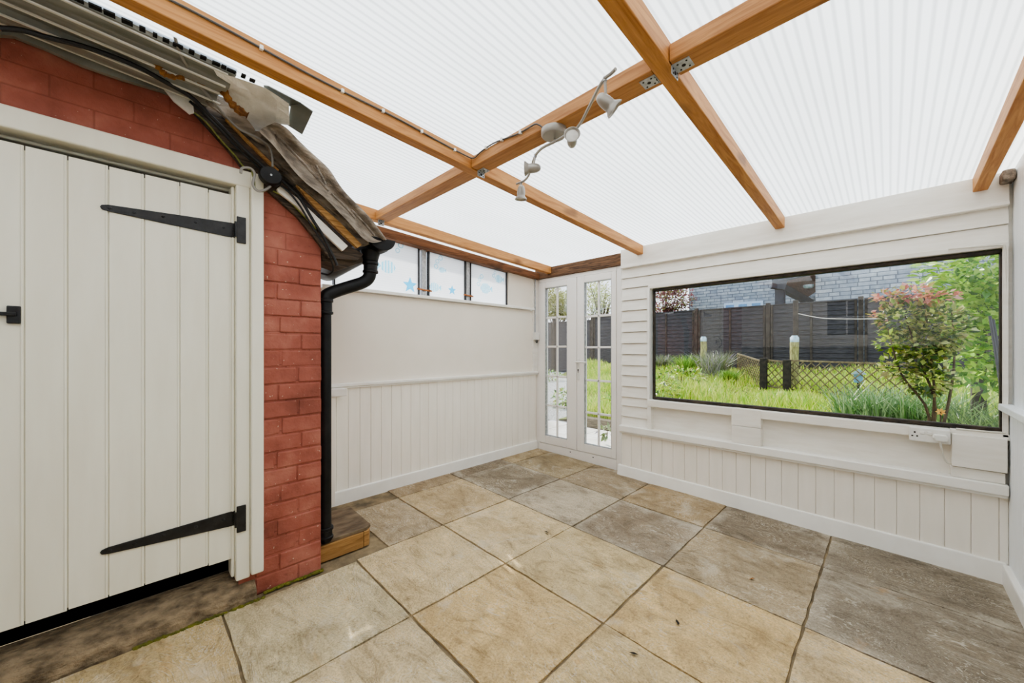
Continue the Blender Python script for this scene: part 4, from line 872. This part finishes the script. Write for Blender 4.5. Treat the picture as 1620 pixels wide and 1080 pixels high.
wl=[aX(1263,496,11.7),aX(1300,503,10.5),aX(1350,504.5,9.0),aX(1420,503,7.5),aX(1500,498,6.2),Vector((5.75,-1.08,1.42))]; m=MB(); m.tube(spline(wl,6),.006,6); tag(m.build('washing_line','flexwhite',None),'thin pale washing line from tall post towards the rose','line')
# log posts with jars
for (u,v,x,lab) in ((1113,540,10.6,'left log post topped with glass jar'),(1257,541,9.3,'right log post topped with glass jar')):
    p=aX(u,v,x); t=thing('log_post',(x,p.y,gh(x,p.y)),'pale '+lab+' in front of fence','post'); m=MB(); rnd=random.Random(int(u)); zt=p.z
    z0=gh(x,p.y)-.03; hs=[z0+(zt-z0)*k/6 for k in range(7)]; m.tube([(x+rnd.uniform(-.008,.008),p.y+rnd.uniform(-.008,.008),h) for h in hs],[.074*rnd.uniform(.93,1.07) for _ in hs],14); m.build('log','log',t,smooth=True)
    m=MB(); m.lathe((x,p.y,zt),(0,0,1),[(.07,0),(.075,.02),(.075,.09),(.05,.12),(.05,.13)],16); tag(m.build('jar','jar',None,smooth=True),'pale glass jar standing on the '+lab.split(' topped')[0],'jar')
# trellis
def trellis(a,b,h,label,pitch=.13,x0=None):
    a=Vector(a);b=Vector(b); t=thing('garden_trellis',(a+b)/2,label,'trellis'); L=(b-a).length; d=(b-a)/L; up=Vector((0,0,1))
    m=MB(); w=.016; k=-h
    def clip(s0,sg):
        pts=[]
        x0_,z0_=s0,0; x1_,z1_=s0+sg*h,h
        def cl(x_,z_,xo,zo):
            if x_<0: tt=(0-xo)/(x_-xo); return 0,zo+(z_-zo)*tt
            if x_>L: tt=(L-xo)/(x_-xo); return L,zo+(z_-zo)*tt
            return x_,z_
        if max(x0_,x1_)<=0 or min(x0_,x1_)>=L: return None
        A=cl(x0_,z0_,x1_,z1_); B=cl(x1_,z1_,x0_,z0_); return A,B
    n=d.cross(up)
    for sg in (1,-1):
        s=-h
        while s<L+h:
            q=clip(s,sg)
            if q and abs(q[0][1]-q[1][1])>.02:
                (xa,za),(xb,zb_)=q; m.bar(a+d*xa+up*za+n*.008*sg,a+d*xb+up*zb_+n*.008*sg,.008,w*1.3,up=n.cross(up)) if False else m.bar(a+d*xa+up*za+n*.008*sg,a+d*xb+up*zb_+n*.008*sg,w,.009,up=n)
            s+=pitch
    m.build('lattice','trellis',t)
    f=MB(); f.bar(a+up*h,b+up*h,.03,.03); f.bar(a+up*.0,b+up*.0,.03,.03); f.bar(a,a+up*h,.03,.03); f.bar(b,b+up*h,.03,.03); f.build('frame','trellis',t)
ta=aX(1247,570,9.0); tb=aX(1450,577,8.2)
trellis((9.0,ta.y,ta.z-.56),(8.2,tb.y,tb.z-.56),.56,'long low lattice trellis right of the two dark posts',.15)
tc=aX(1210,567,9.3); 
trellis((9.2,tc.y,tc.z-.55),(9.0,ta.y+.05,ta.z-.56),.53,'short lattice trellis between the two dark posts',.14)
td=aX(1167,562,10.6)
trellis((10.6,td.y,td.z-.48),(9.3,tc.y+.05,tc.z-.58),.52,'lattice trellis side panel left of the dark posts',.10)
for u,v,x,l in ((1208,566,9.15,'left'),(1245,569,8.95,'right')):
    p=aX(u,v,x); m=MB(); m.box(x-.06,x+.06,p.y-.06,p.y+.06,gh(x,p.y)-.03,p.z); tag(m.build('trellis_post','tpost',None,bevel=.008),l+' of the two dark stained trellis posts','post')
# pale blue ornament behind trellis
p=aX(1358,597,8.9); t=thing('bird_house',(p.x,p.y,gh(8.9,p.y)),'small pale blue ornament house behind the trellis','ornament')
m=MB(); m.box(p.x-.06,p.x+.06,p.y-.06,p.y+.06,p.z-.09,p.z+.07); m.build('body','bluebox',t,bevel=.008)
m=MB(); m.prism([(p.x-.1,p.y-.1,p.z+.06),(p.x-.1,p.y+.1,p.z+.06),(p.x-.1,p.y,p.z+.15)],(.2,0,0)); m.build('roof','jar',t)
m=MB(); m.tube([(p.x,p.y,gh(8.9,p.y)-.02),(p.x,p.y,p.z-.08)],.02,8); m.build('stake','tpost',t)
# lavender bushes by the fence
gl=[srgb(150,160,120),srgb(120,136,84),srgb(170,160,170),srgb(96,112,66)]
gg=[srgb(130,170,70),srgb(96,140,54),srgb(160,190,90)]
for u,v,x,r,cols,lab,sd in ((1048,580,11,.33,gl,'grey green lavender bush at left end of picture window',41),(1085,585,10.6,.36,gg,'rounded bright green bush left of first log post',42),(1130,582,10.2,.45,gl,'large lavender bush right of first log post',43),(1152,596,9.6,.2,gg,'low green bush beside trellis side panel',44)):
    p=aX(u,v,x); z=gh(x,p.y); m=MB(); rnd=random.Random(sd)
    def fn(q): a=q.uniform(0,2*PI); k=q.random()**.5*r*.55; return x+k*math.cos(a),p.y+k*math.sin(a),z,1
    blades(m,500,fn,r*.9,r*1.7,.02,cols,1.0,rnd); tag(m.build('garden_bush','leaf',None,fix=False),lab,'bush')
# dark stems/weeds behind the trellis
# weeds seen through the French doors
def weed(x,y,r,h,n,lab,sd,cols=gG+gB):
    z=gh(x,y); bush('garden_weed',lab,'plant',[((x,y,z+h*.55),(r,r,h*.5))],n,.10,cols,[[(x,y,z-.02),(x,y,z+h*.5)],[(x,y,z-.02),(x+.1,y+.05,z+h*.5)]],sd,asp=.4,sr=.01)
pw_=aZ(880,672,.0); weed(6.3,4.75,.28,.42,260,'leafy green weed growing in gravel outside left French door',51)
weed(9.8,7.9,.35,.35,160,'green weed farther back in the gravel by lawn edge',54)
p=aX(938,600,7.2); weed(7.0,3.15,.45,.5,380,'tall green weeds at lawn edge outside right French door',52)
weed(8.8,3.35,.5,.45,320,'green weeds behind, deeper in lawn outside right French door',53)
weed(5.9,3.3,.35,.3,260,'low bushy weeds just behind the timber edging',55,gB+gY)
p=aZ(960,704,-.045); weed(p.x,p.y,.09,.12,30,'tiny dry weed on paving outside right French door',56,gl)
# ---------------- houses
def part(par,name,mat,boxes,bev=0):
    m=MB()
    for b in boxes: m.box(*b)
    return m.build(name,mat,par,bevel=bev)
h1=thing('stone_house',(17,4,0),'grey stone house with pale blue window beyond fence, left of porch','building')
a=aX(1090,480,16.5); 
part(h1,'wall','stonewall',[(16.5,20,-.6,a.y,0,5.2)])
w1=aX(1146,490,16.5); w2=aX(1208,490,16.5); wt=aX(1175,478,16.5).z
wf=part(h1,'window_frame','paintblue',[(16.42,16.52,w2.y,w1.y,wt-1.3,wt)],.01)
dy=(w1.y-w2.y)/3
for k in range(3):
    m=MB(); m.box(16.40,16.43,w2.y+dy*k+.08,w2.y+dy*(k+1)-.08,wt-1.2,wt-.08); m.build('pane','paneblue',wf)
m=MB(); m.prism([(16.2,-.7,5.2),(20.3,-.7,5.2),(18.2,-.7,7.0)],(0,a.y+.9,0)); m.build('roof','rooftile',h1)
h2=thing('stone_house',(15,-2,0),'grey stone house wall behind the rose bush, right of porch','building')
b=aX(1290,450,14.6); part(h2,'wall','stonewall',[(14.6,15.6,-7,b.y,0,5.2)])
m=MB(); m.prism([(14.3,-7,5.2),(15.95,-7,5.2),(15.95,-7,6.2)],(0,7+b.y,0)); m.build('roof','rooftile',h2)
# porch: soffit, beam, bracket roof edge and post
pr=thing('porch',(15,2.2,2.5),'dark porch with red brown soffit and black post between the stone houses','porch')
pa=aX(1240,452,14.0); pz=aX(1275,445,14.6).z
m=MB(); m.add([(13.8,b.y,3.05),(13.8,pa.y-.1,3.75),(16.4,pa.y-.1,3.75),(16.4,b.y,3.05)],[(0,1,2,3)]) if False else None
m=MB(); q=[aX(1236,447,14.2),aX(1290,428,14.2),aX(1290,462,16.4),aX(1272,474,16.4)]; m.add(q,[(0,1,2,3)]); m.build('soffit','soffit',pr,fix=False)
m=MB(); m.bar(aX(1232,452,14.15),aX(1282,479,16.3),.18,.2); m.bar(aX(1222,447,14.1),aX(1243,450,14.2),.3,.35); m.bar(aX(1222,442,14.1),aX(1300,424,14.1),.22,.24); m.build('roof_edge','rooftile',pr)
pp=aX(1234,470,14.3); m=MB(); m.box(14.2,14.45,pp.y-.12,pp.y+.12,.3,aX(1234,450,14.3).z); m.build('post','rooftile',pr,bevel=.01)
m=MB(); lp=aX(1279,453,14.8); m.lathe((lp.x,lp.y,lp.z+.05),(0,0,-1),[(.14,0),(.14,.06),(.1,.1)],14); m.build('porch_light','jar',pr)
# ---------------- trees
def tree(name,label,base,h,blobs,n,size,cols,seed,branches=9,asp=.5,tr=.12):
    rnd=random.Random(seed); t=thing(name,Vector(base),label,'tree'); m=MB()
    tot=sum(b[1][0]*b[1][1]*b[1][2] for b in blobs)
    for bb in blobs: leaves(m,int(n*bb[1][0]*bb[1][1]*bb[1][2]/tot)+1,ell(bb[0],bb[1],.2),size,vary(cols),rnd,asp)
    m.build('foliage','leaf',t,fix=False)
    s=MB(); B=Vector(base); P=[B,B+Vector((.05,.05,h*.4)),B+Vector((0,.1,h*.8))]; s.tube(spline(P,4),[tr*(1-.07*i) for i in range(9)],8); s.build('trunk','stem',t,smooth=True)
    s=MB()
    for k in range(branches):
        bb=rnd.choice(blobs); q,_=ell(bb[0],bb[1],.7)(rnd); st=B+Vector((0,.05,h*rnd.uniform(.3,.75))); md=(st+q)/2+Vector((rnd.uniform(-.2,.2),rnd.uniform(-.2,.2),.15)); Q=spline([st,md,q],4); s.tube(Q,[tr*.35*(1-.1*i) for i in range(len(Q))],5)
    s.build('branches','stem',t,smooth=True); return t
rt=aX(1062,478,15.5)
tree('red_leaf_tree','red leaved tree at left end above fence in picture window',(15.5,rt.y+.2,.4),3.2,[((15.5,rt.y-.1,rt.z+.1),(.6,.8,.6)),((15.5,rt.y+.2,rt.z+.6),(.6,.62,.5)),((15.5,rt.y+.25,rt.z-.5),(.5,.62,.5))],1500,.15,[srgb(150,90,96),srgb(170,112,116),srgb(128,80,84),srgb(176,150,110),srgb(150,160,90)],61,26,.5,.09)
tcol=[srgb(190,196,120),srgb(206,208,150),srgb(160,172,100),srgb(214,210,170)]
def TP(u,v,y): return aY(u,v,y)
q=TP(880,480,15); 
tree('pale_spring_tree','pale yellow green tree beyond fence through left French door',(q.x,15,.2),3.4,[(TP(882,485,15),(1.0,1.0,.8)),(TP(868,470,15),(.9,.9,.9)),(TP(893,480,15.2),(.6,.6,.9)),(TP(890,492,14.6),(1,.6,.4))],3400,.18,[srgb(166,172,86),srgb(190,190,110),srgb(140,148,70),srgb(206,204,150)],62,24,.5)
q=TP(950,480,13)
tree('bare_branched_tree','pale blossom tree with bare branches beyond fence through right French door',(q.x,13,.2),3.4,[(TP(935,470,13),(.9,.9,.9)),(TP(955,478,13),(.9,.9,.7)),(TP(948,465,13.2),(.8,.8,.9)),(TP(935,493,13),(1.2,.6,.35))],2300,.15,tcol,63,44,.5)
# boundary hedge far behind, so the horizon is closed
hd=thing('hedge',(20,20,0),'low green hedge on the horizon beyond the fence','hedge')
m=MB(); rnd=random.Random(71); leaves(m,2600,lambda r:(Vector((r.uniform(13.5,24),r.uniform(15.5,17.5),r.uniform(.4,2.3))),Vector((0,-.4,.3))),.4,vary([srgb(150,160,96),srgb(120,136,80),srgb(176,180,120)]),rnd,.6); m.build('foliage','leaf',hd,fix=False)

# ================================================================ LIGHT
wd=bpy.data.worlds.new('sky'); bpy.context.scene.world=wd; wd.use_nodes=True; nt=wd.node_tree; nt.nodes.clear()
o=nt.nodes.new('ShaderNodeOutputWorld'); bg_=nt.nodes.new('ShaderNodeBackground'); tc=nt.nodes.new('ShaderNodeTexCoord'); s_=nt.nodes.new('ShaderNodeSeparateXYZ'); rp=nt.nodes.new('ShaderNodeValToRGB')
nt.links.new(tc.outputs['Generated'],s_.inputs[0]); nt.links.new(s_.outputs[2],rp.inputs[0]); rp.color_ramp.elements[0].color=(.93,.95,.97,1); rp.color_ramp.elements[0].position=.0
rp.color_ramp.elements[1].color=(.62,.78,1,1); rp.color_ramp.elements[1].position=.6
nt.links.new(rp.outputs[0],bg_.inputs[0]); bg_.inputs[1].default_value=1.05; nt.links.new(bg_.outputs[0],o.inputs[0])
sd=bpy.data.lights.new('sun','SUN'); sd.energy=3.0; sd.angle=math.radians(.6); sd.color=(1,.95,.86); so_=bpy.data.objects.new('sun',sd); C.objects.link(so_)
dirv=Vector((-.15,-.62,-.78)); so_.rotation_euler=dirv.to_track_quat('-Z','Y').to_euler()
# ================================================================ CAMERA
cd=bpy.data.cameras.new('camera'); cam=bpy.data.objects.new('camera',cd); C.objects.link(cam); bpy.context.scene.camera=cam
cam.location=(0,0,H); cam.rotation_euler=(PI/2,0,-PI/4); cd.sensor_width=36; cd.lens=F*36/1620; cd.shift_y=(V0-540)/1620; cd.clip_start=.02
sc=bpy.context.scene; sc.view_settings.view_transform='AgX'; sc.view_settings.look='AgX - Medium High Contrast'; sc.view_settings.exposure=1.0
sc.cycles.max_bounces=10; sc.cycles.diffuse_bounces=6; sc.cycles.transparent_max_bounces=12
for ob in list(bpy.data.objects):
    if '_o' in ob: del ob['_o']
